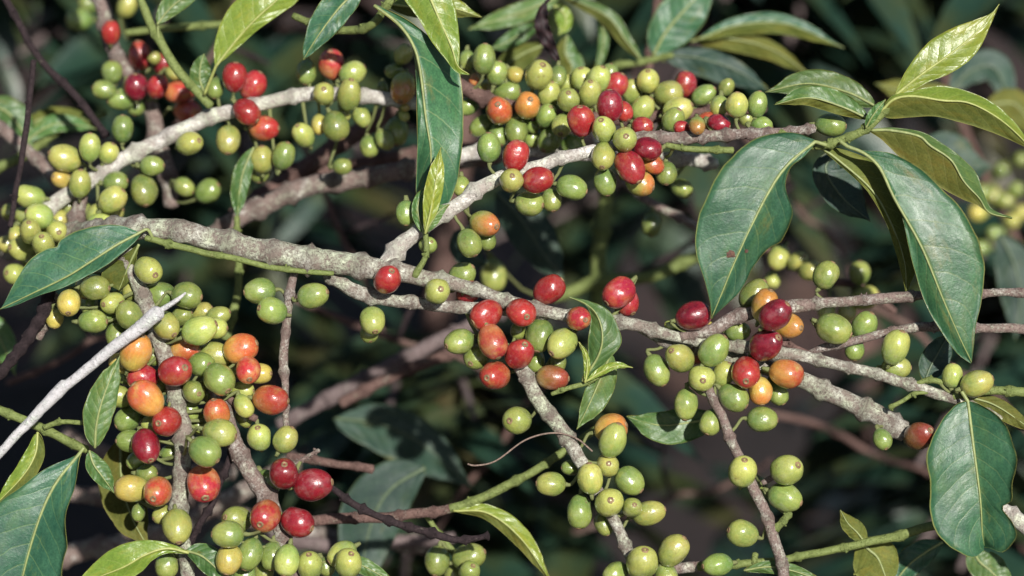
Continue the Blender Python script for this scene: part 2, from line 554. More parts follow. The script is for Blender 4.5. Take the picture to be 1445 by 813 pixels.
def even(pts, n):
    """n + 1 points evenly along a smooth line through pts"""
    m = len(pts) * 16
    d = [cr(pts, i / m) for i in range(m + 1)]
    L = [0.0]
    for a, c in zip(d, d[1:]):
        L.append(L[-1] + math.dist(a, c))
    out, j = [], 0
    for i in range(n + 1):
        s = L[-1] * i / n
        while j < m - 1 and L[j + 1] < s:
            j += 1
        f = (s - L[j]) / max(L[j + 1] - L[j], 1e-9)
        out.append(tuple(a + (c - a) * min(f, 1) for a, c in zip(d[j], d[j + 1])))
    return out


def leaf(key, pts, wp, wm, kind='D', sp=0.25, sm=0.25, z=0, face='tt', wave=3.0, freq=2.5, a=0.85, tip=0.80, rib=None,
         pet=None, label=None, curl=0.0, name='leaf', bite=None, ea=None, eb=None, spots=()):
    """pts: midrib (x, y[, dz]) base to tip. wp / wm: half widths on the two sides (n = tangent turned towards +y of the picture).
    sp / sm: how fast each half falls away from the camera per pixel of width (negative: towards it)"""
    B = BR[key]
    P = [(p[0], p[1], z + (p[2] if len(p) > 2 else 0)) for p in pts]
    NV, NU = 30, 7
    seed = R_.random() * 90
    if ea:                                         # traced margins, base to tip
        NV = 44
        E = [even([tuple(map(float, q)) for q in e], NV) for e in (eb, ea)]
        Wd = [max(math.dist(q, (c[0], c[1])) for q, c in zip(e, even([tuple(map(float, q)) for q in P], NV))) for e in E]
        wm, wp = Wd
    top, uv = [], []
    cen = even([tuple(map(float, q)) for q in P], NV)
    for i in range(NV + 1):
        t = i / NV
        c = cen[i]
        q0, q1 = cen[max(i - 1, 0)], cen[min(i + 1, NV)]
        dx, dy = q1[0] - q0[0], q1[1] - q0[1]
        L = math.hypot(dx, dy) or 1
        nx, ny = -dy / L, dx / L
        pr = prof(t, a, tip)
        for j in range(-NU, NU + 1):
            u = j / NU
            w = wp if u > 0 else wm
            s = sp if u > 0 else sm
            e = 1 + 0.07 * noise.noise(Vector((t * 7, seed + (5 if u > 0 else 0), 0))) + 0.025 * noise.noise(Vector((t * 22, seed, u)))
            if bite and (u > 0) == (bite[2] > 0) and abs(t - bite[0]) < bite[1]:
                e *= 1 - abs(bite[2]) * math.cos((t - bite[0]) / bite[1] * math.pi / 2) ** 2
            off = abs(u) * w * pr * e
            if ea:
                q = E[1 if u > 0 else 0][i]
                off = abs(u) * math.dist(q, (c[0], c[1]))
            wv = wave * (u * u) * math.sin(2 * math.pi * freq * t + seed + (1.7 if u > 0 else 0)) * pr ** 0.5
            zz = c[2] + s * off + curl * (off / max(w, 1)) ** 2 * w + wv
            zz += 2.5 * noise.noise(Vector((t * 5, u * 1.5, seed)))
            sg = 1 if u >= 0 else -1
            if ea:
                jn = 1 + 0.02 * noise.noise(Vector((t * 20, seed, u)))
                xy = (c[0] + (q[0] - c[0]) * abs(u) * jn, c[1] + (q[1] - c[1]) * abs(u) * jn)
            else:
                xy = (c[0] + nx * off * sg, c[1] + ny * off * sg)
            top.append(at(xy[0], xy[1], zz) - B['loc'])
            uv.append(((u + 1) / 2, t))
    NW = 2 * NU + 1
    faces, mi = [], []
    n0 = len(top)
    th = 0.00035
    fr = []
    for i in range(NV + 1):
        for j in range(NW):
            du = top[i * NW + min(j + 1, NW - 1)] - top[i * NW + max(j - 1, 0)]
            dv = top[min(i + 1, NV) * NW + j] - top[max(i - 1, 0) * NW + j]
            n = du.cross(dv)
            n = n.normalized() if n.length > 1e-12 else -FWD
            if n.dot(FWD) < 0:
                n = -n
            fr.append(n)
    bot = [p + n * th for p, n in zip(top, fr)]
    # which way round do the faces wind
    for i in range(NV):
        for j in range(NW - 1):
            q = (i * NW + j, i * NW + j + 1, (i + 1) * NW + j + 1, (i + 1) * NW + j)
            half = face[0] if j >= NU else face[1]
            faces.append(q)
            mi.append(0 if half == 't' else 1)
            faces.append(tuple(n0 + k for k in reversed(q)))
            mi.append(1 if half == 't' else 0)
    for i in range(NV):
        for j in (0, NW - 1):
            q = (i * NW + j, (i + 1) * NW + j, n0 + (i + 1) * NW + j, n0 + i * NW + j)
            faces.append(q if j else tuple(reversed(q)))
            mi.append(1)
    me = mesh_from(name, top + bot, faces, [LM[kind], LM['U'] if kind != 'W' else LM['W']], mi, uv + uv)
    o = link(name, me, B['root'])
    if label:
        o['label'] = label
    for (x, y, r) in spots:                        # dead brown patch on the blade
        p = at(x, y, z)
        dv = (p - CAM).normalized()
        i = min(range(n0), key=lambda k: ((top[k] + B['loc'] - CAM).normalized() - dv).length)
        q, nr = top[i], -fr[i]
        tx = nr.cross(Vector((0, 0, 1))).normalized()
        ty = nr.cross(tx)
        vs = [q + nr * 0.0005]
        for ring_ in (0.6, 1.0):
            for k in range(14):
                w = 6.2832 * k / 14
                rr = r * S * ring_ * (1 + 0.55 * noise.noise(Vector((math.cos(w) * 1.6, math.sin(w) * 1.6, x))))
                vs.append(q + nr * (0.0004 if ring_ < 1 else 0.00005) + tx * (math.cos(w) * rr) + ty * (math.sin(w) * rr))
        fs = [(0, 1 + k, 1 + (k + 1) % 14) for k in range(14)] + [(1 + k, 15 + k, 15 + (k + 1) % 14, 1 + (k + 1) % 14) for k in range(14)]
        link('brown_spot', mesh_from('brown_spot', vs, fs, [SPOT]), o)
    if kind == 'W':
        return o
    # raised midrib with the leaf stalk
    RP = [(c[0], c[1], c[2] - 0.4) for c in cen]
    if pet:
        b0 = RP[0]
        pp = [(q[0], q[1], z + (q[2] if len(q) > 2 else 0)) for q in pet] + [b0]
        RP = [cr(pp, i / 8) for i in range(8)] + RP
    n = len(RP)
    wd = min(wp + wm, 90)
    r0 = 1.2 + wd * 0.018
    path = [at(*q) - B['loc'] for q in RP]
    rad = [(r0 * (1 - 0.80 * (i / (n - 1))) + 0.15) * sc_at(q[2]) for i, q in enumerate(RP)]
    v, f = tube_geo(path, rad, 7)
    m = rib or {'L': RIBL, 'T': RIBD}.get(kind, RIB)
    link('midrib', mesh_from('midrib', v, f, [m]), o)
    return o


# ------------------------------------------------------------------ cherries
def cherry_mesh(name, elong, groove, dim, seed, lump):
    bm = bmesh.new()
    bmesh.ops.create_uvsphere(bm, u_segments=28, v_segments=20, radius=1.0)
    rr_ = random.Random(seed)
    dents = [(rr_.gauss(0, 1), rr_.gauss(0, 1), rr_.gauss(0, 0.6), rr_.uniform(0.25, 0.45)) for k in range(2)]
    for v in bm.verts:
        p = v.co.copy()
        z = p.z
        az = math.atan2(p.y, p.x)
        rr = math.hypot(p.x, p.y)
        f = 1 - groove * (math.cos(az * 2) * 0.5 + 0.5) ** 6 * (1 - z * z)
        f *= 1 + lump * noise.noise(Vector((p.x * 1.2 + seed, p.y * 1.2, p.z * 1.2)))
        f *= 1 + 0.05 * z * (1 if seed % 2 < 1 else -1)
        for dx_, dy_, dz_, w_ in dents:
            q = (p - Vector((dx_, dy_, dz_)).normalized()).length
            f *= 1 - 0.07 * math.exp(-(q / w_) ** 2)
        x, y = p.x * f, p.y * f * 0.94
        zz = z * elong
        if z > 0.80:
            zz -= dim * ((z - 0.80) / 0.20) ** 2
        v.co = Vector((x, y, zz))
    me = bpy.data.meshes.new(name)
    bm.to_mesh(me)
    bm.free()
    me.materials.append(CM['G'])
    me.polygons.foreach_set('use_smooth', [True] * len(me.polygons))
    return me


ELONG = [1.20, 1.26, 1.16, 1.32, 1.22, 1.13, 1.28, 1.18]
CMESH = [cherry_mesh('cherry', e, g, 0.05, i * 3.7, 0.075) for i, (e, g) in enumerate(zip(ELONG, (0.03, 0.0, 0.055, 0.015, 0.045, 0.0, 0.02, 0.07)))]


def scar_mesh(s):
    """raised ring and sunken disc at the fruit's end"""
    prof_ = [(0.0, -0.010), (0.045, -0.004), (0.075, 0.012), (0.105, 0.030), (0.135, 0.032), (0.165, 0.014), (0.19, -0.03)]
    n = 14
    verts = [Vector((0, 0, prof_[0][1]))]
    faces = []
    for i, (r, z) in enumerate(prof_[1:]):
        for k in range(n):
            w = 2 * math.pi * k / n
            j = 1 + 0.14 * noise.noise(Vector((math.cos(w) * 2, math.sin(w) * 2, s)))
            verts.append(Vector((r * j * math.cos(w), r * j * math.sin(w), z)))
    for k in range(n):
        faces.append((0, 1 + k, 1 + (k + 1) % n))
    for i in range(len(prof_) - 2):
        for k in range(n):
            a, b = 1 + i * n + k, 1 + i * n + (k + 1) % n
            faces.append((a, a + n, b + n, b))
    return mesh_from('scar', verts, faces, [SCAR])


SMESH = [scar_mesh(i * 2.3) for i in range(3)]
CH = []


def cherries(key, text, z=0):
    for ln in text.strip().split('\n'):
        for it in ln.split(';'):
            it = it.strip()
            if not it:
                continue
            p = it.split()
            CH.append(dict(key=key, x=float(p[0]), y=float(p[1]), r=float(p[2]),
                           ang=None if p[3] == '.' else float(p[3]), tilt=None if p[4] == '.' else float(p[4]),
                           col=p[5], h=float(p[6]) if len(p) > 6 else -12.0, base=z))


LAB = {'R': 'ripe red cherry', 'P': 'deep crimson ripe cherry', 'RO': 'red cherry still turning from orange', 'O': 'half ripe orange cherry',
       'OY': 'yellow cherry blushing orange', 'GO': 'green cherry blushing orange at one end', 'B': 'russet brown cherry'}


def nearest(c, paths):
    best = None
    for pth in paths:
        for q in pth[::2]:
            d = (q[0] - c['x']) ** 2 + (q[1] - c['y']) ** 2 + ((q[2] - c['z']) * 0.6) ** 2
            if best is None or d < best[0]:
                best = (d, q)
    return best[1]


def grow_cherries():
    R = random.Random(21)
    allp = [(k, p) for k, b in BR.items() for p in b['paths'] + b['shoots']]
    for c in CH:
        c['z'] = c['base'] + c['h'] + R.uniform(-3, 3)
        c['r'] *= 0.985
        q = nearest(c, BR[c['key']]['paths'])
        dx, dy = c['x'] - q[0], c['y'] - q[1]
        if c['ang'] is None:
            c['ang'] = math.degrees(math.atan2(dy, dx)) + R.uniform(-35, 35)
        if c['tilt'] is None:
            c['tilt'] = R.choice([R.uniform(5, 30), R.uniform(30, 65)])
    for itn in range(70):                          # fruit neither sinks into its neighbour nor into a stem
        mv = [0.0] * len(CH)
        for i, a in enumerate(CH):
            for j in range(i + 1, len(CH)):
                b = CH[j]
                dz = a['z'] - b['z']
                s = (a['r'] + b['r']) * 1.03
                if abs(dz) > s:
                    continue
                d2 = (a['x'] - b['x']) ** 2 + (a['y'] - b['y']) ** 2
                if d2 >= s * s:
                    continue
                need = math.sqrt(s * s - d2)
                if abs(dz) < need:
                    g = (need - abs(dz)) * 0.35
                    sg = 1 if dz > 0 else -1
                    mv[i] += sg * g
                    mv[j] -= sg * g
        for i, c in enumerate(CH):
            for k, pth in allp:
                for q in pth[::2]:
                    d2 = (q[0] - c['x']) ** 2 + (q[1] - c['y']) ** 2
                    s = c['r'] * 0.97 + q[3]
                    if d2 < s * s:
                        need = math.sqrt(s * s - d2)
                        dz = c['z'] - q[2]
                        if abs(dz) < need:
                            sg = 1 if (c['h'] > 0) else -1
                            if k != c['key']:
                                sg = 1 if dz > 0 else -1
                            mv[i] += (sg * need - dz) * 0.25
        for i, c in enumerate(CH):
            c['z'] += max(-8, min(8, mv[i]))
    for i, c in enumerate(CH):
        B = BR[c['key']]
        a, t = math.radians(c['ang']), math.radians(c['tilt'])
        axis = (RGT * math.cos(a) - UPV * math.sin(a)) * math.cos(t) - FWD * math.sin(t)
        axis.normalize()
        k = sc_at(c['z'])
        cen = at(c['x'], c['y'], c['z'])
        rot = Vector((0, 0, 1)).rotation_difference(axis) @ Quaternion((0, 0, 1), R.uniform(0, 6.28))
        vi = R.randrange(len(CMESH))
        o = link('cherry', CMESH[vi], B['root'], cen - B['loc'])
        o.rotation_mode = 'QUATERNION'
        o.rotation_quaternion = rot
        rad = c['r'] * k
        # pixel radius is the half width across; keep the apparent size
        o.scale = (rad * R.uniform(0.97, 1.04), rad * R.uniform(0.97, 1.04), rad * R.uniform(0.95, 1.06))
        o.material_slots[0].link = 'OBJECT'
        o.material_slots[0].material = CM[c['col']]
        if c['col'] in LAB:
            o['label'] = LAB[c['col']]
        s = link('scar', SMESH[i % 3], o, Vector((0, 0, ELONG[vi] - 0.05)))
        s.scale = (1.25, 1.25, 1.25) if c['r'] > 14 else (1.0, 1.0, 1.0)
        # stalk from the fruit to its stem
        q = nearest(c, B['paths'])
        qp = at(q[0], q[1], q[2])
        b0 = cen - axis * rad * ELONG[vi] * 0.96
        b1 = b0 - axis * rad * 0.45
        L = (qp - b1).length
        mid = b1.lerp(qp, 0.5) + Vector((0, 0, -0.12 * L))
        pts = [tuple(b0), tuple(b1), tuple(mid), tuple(qp)]
        pa = [Vector(cr(pts, u / 9)) for u in range(10)]
        rr = [k * v for v in (4.2, 3.4, 2.8, 2.5, 2.4, 2.4, 2.4, 2.6, 3.0, 3.4)]
        v, f = tube_geo(pa, rr, 6)
        M = Matrix.LocRotScale(cen, rot, o.scale).inverted()
        link('stalk', mesh_from('stalk', [M @ x for x in v], f, [STALK]), o)


# ================================================================== THE PLANT
# ---- main branch with its side twigs
branch('main', 'thickest branch, lichen grey, crossing the middle and forking into twigs of red and lime cherries', (165, 322, 0))
stem('main', [(-40, 356, 14, 420), (50, 342, 14, 300), (120, 326, 14, 110), (185, 322, 15, 16), (245, 327, 15.5), (330, 342, 16.5), (440, 366, 17.5), (540, 378, 15), (600, 391, 12), (650, 403, 10),
              (700, 418, 9), (760, 437, 9), (810, 445, 9), (860, 453, 9.5), (920, 466, 9), (960, 477, 8), (1010, 486, 8), (1060, 491, 9), (1110, 499, 9), (1160, 510, 8),
              (1220, 523, 8), (1290, 546, 8), (1345, 562, 8), (1400, 584, 7, 10), (1450, 604, 7, 20)], 'lichen')
stem('main', [(452, 372, 9), (480, 398, 10), (515, 416, 10.5), (560, 425, 9), (620, 431, 8.5), (680, 436, 9), (735, 440, 9), (775, 441, 9)], 'lichen', 'side_twig', 14)
stem('main', [(905, 461, 8, 14), (950, 486, 9, 18), (1010, 500, 10, 22), (1070, 515, 11, 24), (1130, 537, 12, 22), (1200, 569, 13.5, 20), (1250, 594, 15, 18), (1279, 609, 15, 18)], 'lichen', 'side_twig', 6)
stem('main', [(960, 476, 7), (1000, 466, 9), (1035, 450, 10), (1080, 437, 9), (1120, 431, 10), (1165, 427, 7.5), (1215, 425, 7.5), (1270, 419, 8), (1320, 416, 5.5), (1460, 412, 6)], 'grey', 'side_twig', -4)
stem('main', [(1140, 500, 5, 12), (1170, 488, 6), (1200, 482, 6), (1240, 472, 6), (1290, 463, 7), (1340, 462, 6), (1460, 464, 7)], 'grey', 'side_twig', 16)
stem('main', [(1080, 487, 5), (1105, 484, 5), (1125, 493, 5), (1150, 503, 5)], 'brown', 'side_twig', 12)
stem('main', [(722, 490, 8, 8), (735, 522, 10), (760, 565, 11), (790, 603, 11), (815, 641, 10), (838, 682, 9), (860, 722, 8.5), (880, 765, 8), (893, 800, 8), (905, 850, 8)], 'lichen', 'side_twig', 0)
stem('main', [(992, 530, 6, 12), (1003, 556, 6.5), (1020, 590, 7), (1040, 640, 7.5), (1065, 690, 8), (1085, 740, 8), (1103, 795, 8), (1112, 850, 8)], 'grey', 'side_twig', 0)
stem('main', [(1345, 560, 6), (1372, 553, 6), (1410, 552, 6), (1470, 553, 7)], 'green', 'side_twig', -6)
stem('main', [(1310, 554, 2.6), (1290, 556, 3), (1275, 566, 3), (1255, 576, 3.4)], 'green', 'fruit_spur', -6, node=(30, 0.3))
stem('main', [(1286, 544, 2.6), (1310, 536, 4), (1330, 540, 4)], 'green', 'fruit_spur', -4, node=(30, 0.2))
stem('main', [(1076, 682, 4), (1098, 670, 4.5), (1112, 673, 4)], 'grey', 'fruit_spur', 4)
stem('main', [(1090, 748, 4), (1104, 736, 5), (1115, 722, 4)], 'green', 'fruit_spur', 0, node=(14, 0.5))
stem('main', [(415, 384, 6), (408, 420, 6.5), (403, 465, 6), (400, 515, 6.5), (402, 548, 5), (404, 605, 4.5)], 'grey', 'side_twig', 8, node=(50, 0.5))
stem('main', [(470, 386, 3.6), (400, 380, 4), (330, 365, 4.4), (262, 350, 4.8), (205, 336, 4.4)], 'green', 'leaf_shoot', -16, node=(90, 0.5))
stem('main', [(660, 655, 1.3), (672, 657, 1.2), (700, 650, 1.2), (742, 621, 1.2), (780, 611, 1.2), (812, 618, 1.2), (836, 637, 1.2)], 'tendril', 'tendril', -14, node=(200, 0))
cherries('main', '''
547 394 20 -60 55 R; 617 411 19 -30 72 YG; 652 389 18.5 -40 15 G 6; 661 413 17 -35 35 R 4; 526 453 19.5 75 40 YG 4; 521 470 14 80 30 G 30
775 409 21 -38 5 R 4; 686 444 21 150 25 R; 735 441 22 35 65 R; 695 482 21 70 15 RO -22; 733 499 21 -60 55 R -10; 698 530 21 165 65 RO
817 450 18 10 62 RO; 648 482 18.5 160 30 G 4; 672 504 19 130 52 G 4; 761 474 21 100 20 G 10; 793 485 20.5 138 35 YG -8; 780 533 19 4 15 B 4; 787 511 13 90 20 G 30; 756 509 14 90 20 G 40; 731 467 12 90 20 G 20
873 413 23 140 20 R 2; 882 424 20 60 20 R 12
979 446 21.5 -15 5 P; 996 464 13 60 20 Y 8; 947 460 8 200 10 G 2; 1008 494 20.5 -52 10 G -14; 959 505 20.5 -140 50 YG -8; 990 533 20 80 80 YG -14; 1021 528 17 -60 20 YG 4
927 523 19 65 10 G 6; 982 500 14 90 30 O 24; 1041 467 16 0 10 G 14; 1064 415 19.5 -50 10 G 14; 1079 431 19.5 -70 20 OY -4; 1094 445 21 -45 25 P -26; 1113 460 18 10 45 OY -6
1081 487 22 -35 45 P -16; 1053 525 22 100 62 R -18; 1110 527 22.5 12 10 O -2; 1073 552 18.5 85 10 OY 2; 1035 561 20 35 12 G -6; 968 571 19 95 12 G 2; 1097 555 15 60 10 G 20
1003 596 17 110 20 G 2; 1076 592 19 2 5 G 2; 1048 666 21.5 -85 40 YG -14; 1048 753 20 -165 20 G 2; 1111 663 23 -30 50 YG -12; 1108 702 21 20 20 G 0; 1074 683 9 60 10 G 30
1245 620 14.5 70 30 G; 1298 615 20 -35 55 B
1166 388 19 -62 5 G -6; 1177 464 22 22 12 G -8; 1220 459 18 -60 15 G 4; 1206 493 14.5 90 10 G 22; 1264 490 21.5 -70 20 YG -10; 1265 519 17.5 0 5 YG 6; 1344 530 15.5 -85 5 YG -8; 1379 541 19.5 -20 10 YG -6
730 593 21 180 60 G; 862 605 23 -15 15 OY 4; 865 621 20.5 -70 15 YG -8; 777 683 18.5 -178 8 YG 2; 833 675 19.5 -95 10 YG -14; 857 657 18 -70 78 YG; 889 679 20.5 40 12 G 2
818 722 20 95 8 G 0; 860 709 21 -80 78 YG -22; 892 716 15 -60 70 G -10; 916 724 18 -15 10 YG 4; 950 777 21 -50 15 YG 4; 906 795 22.5 -80 40 YG -10; 869 810 17 150 30 G 2; 852 740 14 70 20 G 20; 940 812 17 60 20 G 8; 805 660 12 180 20 G 26
366 411 19.5 175 15 G 2; 384 439 19.5 195 35 G; 442 417 20 -15 20 G; 382 564 21.5 5 10 RO -4; 403 620 18 -60 8 YG -8
''', 0)
leaf('main', [(196, 329, 0), (166, 345, -8), (133, 366, -12), (95, 390, -12), (44, 415, -6), (0, 436, 4)], 13, 47, 'D', 0.55, 0.22, -26, wave=2, pet=[(216, 337, 10), (208, 324, 2)], label='broad dark green leaf folded along its midrib',
     eb=[(195, 327), (170, 318), (144, 318), (111, 325), (86, 338), (80, 348), (64, 352), (40, 369), (20, 400), (7, 426), (0, 437)], ea=[(199, 330), (188, 344), (155, 371), (124, 389), (89, 406), (55, 417), (22, 431), (0, 437)][::1])
leaf('main', [(196, 345, 8), (184, 370, 14), (168, 409, 24)], 14, 22, 'U', 0.2, 0.2, -14, face='bb', eb=[(197, 345), (193, 362), (185, 393), (168, 410)], ea=[(194, 345), (168, 366), (144, 385), (150, 399), (168, 410)])
leaf('main', [(822, 538), (845, 501, -8), (850, 471, -12), (842, 444, -8), (825, 428, -2), (802, 419, 4)], 27, 15, 'M', 0.3, 0.5, -24, label='small green leaf among the central red cherries',
     ea=[(824, 537), (838, 526), (862, 504), (877, 484), (872, 461), (859, 438), (835, 426), (802, 418)], eb=[(821, 537), (825, 524), (830, 504), (830, 478), (834, 451), (829, 434), (818, 425), (802, 420)])
leaf('main', [(862, 498, 6), (845, 540, 8), (828, 578, 10), (814, 606, 12)], 14, 24, 'M', 0.2, 0.3, -4, label='drooping pale green leaf below the central cherries')
leaf('main', [(828, 538), (850, 524, -4), (872, 516, -6), (893, 519, -4)], 5, 7, 'L', -0.3, 0.3, -30, wave=1)
leaf('main', [(826, 540), (829, 515, -3), (825, 496, -5), (816, 482, -6)], 4, 5, 'L', -0.3, 0.3, -30, wave=1)
stem('main', [(778, 556, 3), (800, 548, 3.5), (826, 541, 3.5), (846, 532, 2.5)], 'green', 'leaf_shoot', -18, node=(40, 0.3))
leaf('main', [(1366, 567), (1373, 625, -8), (1383, 702, -12), (1386, 750, -6), (1389, 770, 4)], 72, 55, 'D', -0.15, -0.5, -30, wave=5, freq=2, pet=[(1357, 553)], label='broad blunt dark green leaf with a pale midrib hanging at lower right',
     ea=[(1364, 566), (1348, 572), (1330, 592), (1315, 619), (1308, 648), (1313, 682), (1313, 722), (1324, 755), (1346, 775), (1373, 787), (1388, 777)],
     eb=[(1368, 566), (1385, 572), (1410, 589), (1426, 615), (1435, 652), (1428, 682), (1428, 706), (1414, 717), (1430, 739), (1434, 759), (1416, 779), (1398, 774), (1389, 772)])
leaf('main', [(1366, 560, 6), (1400, 570, 10), (1430, 588, 12), (1462, 612, 14)], 14, 12, 'U', 0.3, 0.3, -8, face='bt', wave=2)
leaf('main', [(1305, 538, 10), (1314, 516, 12), (1326, 494, 14), (1340, 470, 20)], 22, 20, 'T', 0.2, 0.2, 22, label='small teal leaf behind the right-hand twig')

# ---- upper front branch, forks away upward and ends in the leafy shoot
branch('upper', 'pale branch rising right from the thick middle branch to the big-leaved shoot at upper right', (545, 372, 6))
stem('upper', [(538, 380, 11), (560, 352, 12), (600, 320, 10.5), (650, 286, 10.5), (690, 259, 10), (720, 244, 9), (760, 234, 9), (830, 214, 9), (868, 206, 8, 12), (905, 200, 7.5, 18)], 'white', z=4)
stem('upper', [(885, 196, 7, 18), (920, 193, 8, 14), (970, 196, 8.5, 10), (1040, 190, 8, 0), (1100, 187, 7, -10), (1150, 181, 6, -14)], 'grey', 'stem', z=4, node=(30, 0.42))
stem('upper', [(1150, 207, 5, 2), (1180, 200, 6), (1215, 186, 6), (1242, 163, 6), (1264, 136, 5)], 'green', 'leaf_shoot', -26, node=(38, 0.4))
stem('upper', [(1100, 187, 6, 14), (1125, 200, 5, 8), (1150, 207, 5, 2)], 'green', 'leaf_shoot', -24)
stem('upper', [(585, 390, 5, 8), (601, 362, 4, 2), (600, 325, 4), (598, 300, 3)], 'green', 'leaf_shoot', -18)
stem('upper', [(940, 205, 4), (985, 211, 4.5), (1035, 212, 5)], 'green', 'side_twig', 10)
cherries('upper', '''
690 208 17.5 -92 12 G; 728 220 20 -70 15 R -8; 759 254 19.5 -15 8 R -10; 722 255 18 -80 72 YG -26; 807 265 19 15 8 G 6; 747 287 19 10 20 G 20; 778 281 16 80 20 G 30
684 316 19 15 45 GO 0; 662 343 18.5 65 12 G -6; 687 338 14 80 10 G 24; 604 346 13 -40 60 G -2; 573 301 16 90 10 G 10; 651 263 13 90 10 YG 20
852 182 18 -110 55 YG -14; 882 197 18 -80 80 YG -24; 851 220 17.5 95 40 YG -6; 854 257 17 80 10 G 4; 889 236 21 60 20 R -20; 914 210 18 8 8 P -4; 903 259 19 20 15 GO 8; 921 232 14 30 10 O 14; 940 245 16 90 20 G 20
820 171 20 -95 30 R -4; 861 149 20 -95 8 P 0; 880 157 14 60 20 R 12; 907 178 14 0 20 R 10; 996 172 14 -40 30 O 6; 1015 174 14 20 20 P 2; 984 177 12 90 40 GO -2; 962 180 11 180 20 R 4
1172 177 18 4 10 G 10; 1075 178 14 10 10 G 4; 1040 148 17 -88 10 YG -4; 1069 147 15 -80 10 G 0; 1015 150 14 100 10 YG 8
''', 4)
leaf('upper', [(1150, 200), (1112, 232, -10), (1082, 276, -16), (1042, 358, -16), (1014, 425, -8), (1004, 449, 0)], 58, 60, 'D', -0.12, -0.55, -42, wave=4, spots=[(1031, 363, 6), (1052, 352, 3)], pet=[(1166, 205, 6)], label='big dark green leaf with a brown spot, hanging left of the shoot',
     ea=[(1149, 197), (1120, 187), (1083, 190), (1055, 203), (1022, 233), (1000, 270), (984, 314), (982, 354), (995, 398), (1003, 431), (1004, 450)],
     eb=[(1151, 202), (1134, 222), (1116, 235), (1108, 260), (1113, 281), (1118, 303), (1103, 338), (1082, 352), (1062, 378), (1055, 393), (1042, 414), (1016, 438), (1004, 450)])
leaf('upper', [(1196, 207), (1220, 217, -4), (1242, 238, -8), (1262, 280, -12), (1300, 348, -16), (1330, 421, -12), (1356, 480, -4), (1371, 511, 6)], 24, 74, 'D', 0.5, 0.10, -44, wave=4.5, pet=[(1186, 200, 4)], label='long dark green leaf with a pale midrib, hanging lowest from the shoot',
     ea=[(1196, 208), (1216, 216), (1239, 235), (1257, 270), (1273, 306), (1286, 364), (1303, 421), (1323, 460), (1350, 498), (1370, 513)],
     eb=[(1197, 205), (1216, 212), (1256, 216), (1296, 236), (1331, 268), (1352, 289), (1376, 328), (1389, 371), (1386, 420), (1377, 458), (1374, 490), (1371, 512)])
leaf('upper', [(1158, 208, 4), (1183, 226, 8), (1230, 268, 10), (1257, 314, 12), (1276, 368, 14), (1279, 410, 18)], 18, 22, 'U', 0.3, 0.3, -22, face='bb', label='narrow olive leaf seen from below',
     ea=[(1156, 209), (1180, 229), (1224, 270), (1250, 314), (1268, 371), (1278, 411)], eb=[(1160, 206), (1200, 214), (1250, 240), (1284, 300), (1298, 360), (1280, 412)])
leaf('upper', [(1264, 134), (1303, 103, -6), (1336, 80, -8), (1370, 53, -6), (1393, 30, -2), (1410, 6, 2)], 27, 30, 'L', 0.22, 0.05, -28, wave=2, label='glossy young yellow-green leaf pointing up at top right',
     ea=[(1266, 134), (1283, 131), (1310, 116), (1340, 104), (1366, 87), (1383, 67), (1396, 40), (1410, 5)], eb=[(1263, 132), (1268, 120), (1283, 93), (1310, 60), (1343, 40), (1376, 28), (1398, 19), (1411, 5)])
leaf('upper', [(1243, 158), (1262, 140, -6), (1290, 136, -10), (1330, 142, -14), (1366, 145, -14), (1403, 163, -10), (1433, 187, -4), (1462, 218, 4)], 26, 22, 'L', 0.55, 0.9, -30, face='bt', wave=2, label='young leaf arching right, olive below and bluish above',
     ea=[(1243, 160), (1250, 166), (1270, 167), (1316, 164), (1356, 173), (1400, 187), (1445, 207), (1462, 219)], eb=[(1243, 156), (1258, 136), (1285, 129), (1323, 121), (1356, 126), (1396, 142), (1430, 170), (1463, 216)])
leaf('upper', [(1228, 184), (1256, 184, -4), (1296, 192, -8), (1313, 206, -10), (1342, 226, -12), (1360, 256, -10), (1382, 280, -8), (1396, 300, -4), (1428, 308, 0)], 36, 15, 'M', 0.4, 0.8, -18, face='bt', wave=1.5, label='curling leaf, olive below with a bluish rim',
     ea=[(1227, 186), (1245, 198), (1271, 223), (1298, 241), (1329, 266), (1360, 282), (1378, 289), (1400, 303), (1428, 309)], eb=[(1229, 182), (1258, 180), (1300, 186), (1329, 202), (1355, 221), (1378, 245), (1388, 272), (1400, 295), (1429, 307)])
leaf('upper', [(1226, 168), (1186, 150, -6), (1140, 138, -8), (1092, 148, 0)], 20, 13, 'M', 0.3, 0.6, -22, face='tb', wave=5, label='wavy-edged leaf pointing left from the shoot')
leaf('upper', [(1222, 180, -4), (1230, 166, -10), (1240, 152, -12), (1250, 140, -10)], 7, 8, 'M', 0.2, 0.2, -34, wave=1)
leaf('upper', [(1236, 150, 20), (1195, 130, 26), (1140, 118, 34), (1080, 130, 40)], 22, 20, 'M', 0.2, 0.2, 40, label='soft-focus bluish leaf behind the shoot')
leaf('upper', [(600, 330), (607, 300, -6), (616, 250, -10), (622, 208, -6)], 12, 14, 'L', 0.3, 0.3, -40, a=1.05, label='small upright young leaf in front of the long drooping leaf')
leaf('upper', [(600, 328), (610, 312, -4), (620, 298, -4), (634, 288, 0)], 9, 10, 'M', 0.3, 0.3, -38, wave=1)
leaf('upper', [(598, 330), (590, 300, 2), (592, 280, 4), (602, 262, 6)], 8, 9, 'M', 0.2, 0.2, -20, wave=1)
leaf('upper', [(1180, 215, 60), (1165, 240, 60), (1190, 280, 60), (1228, 312, 60)], 22, 36, 'T', 0.2, 0.2, 30, label='dark teal leaf in shade behind the big leaves')

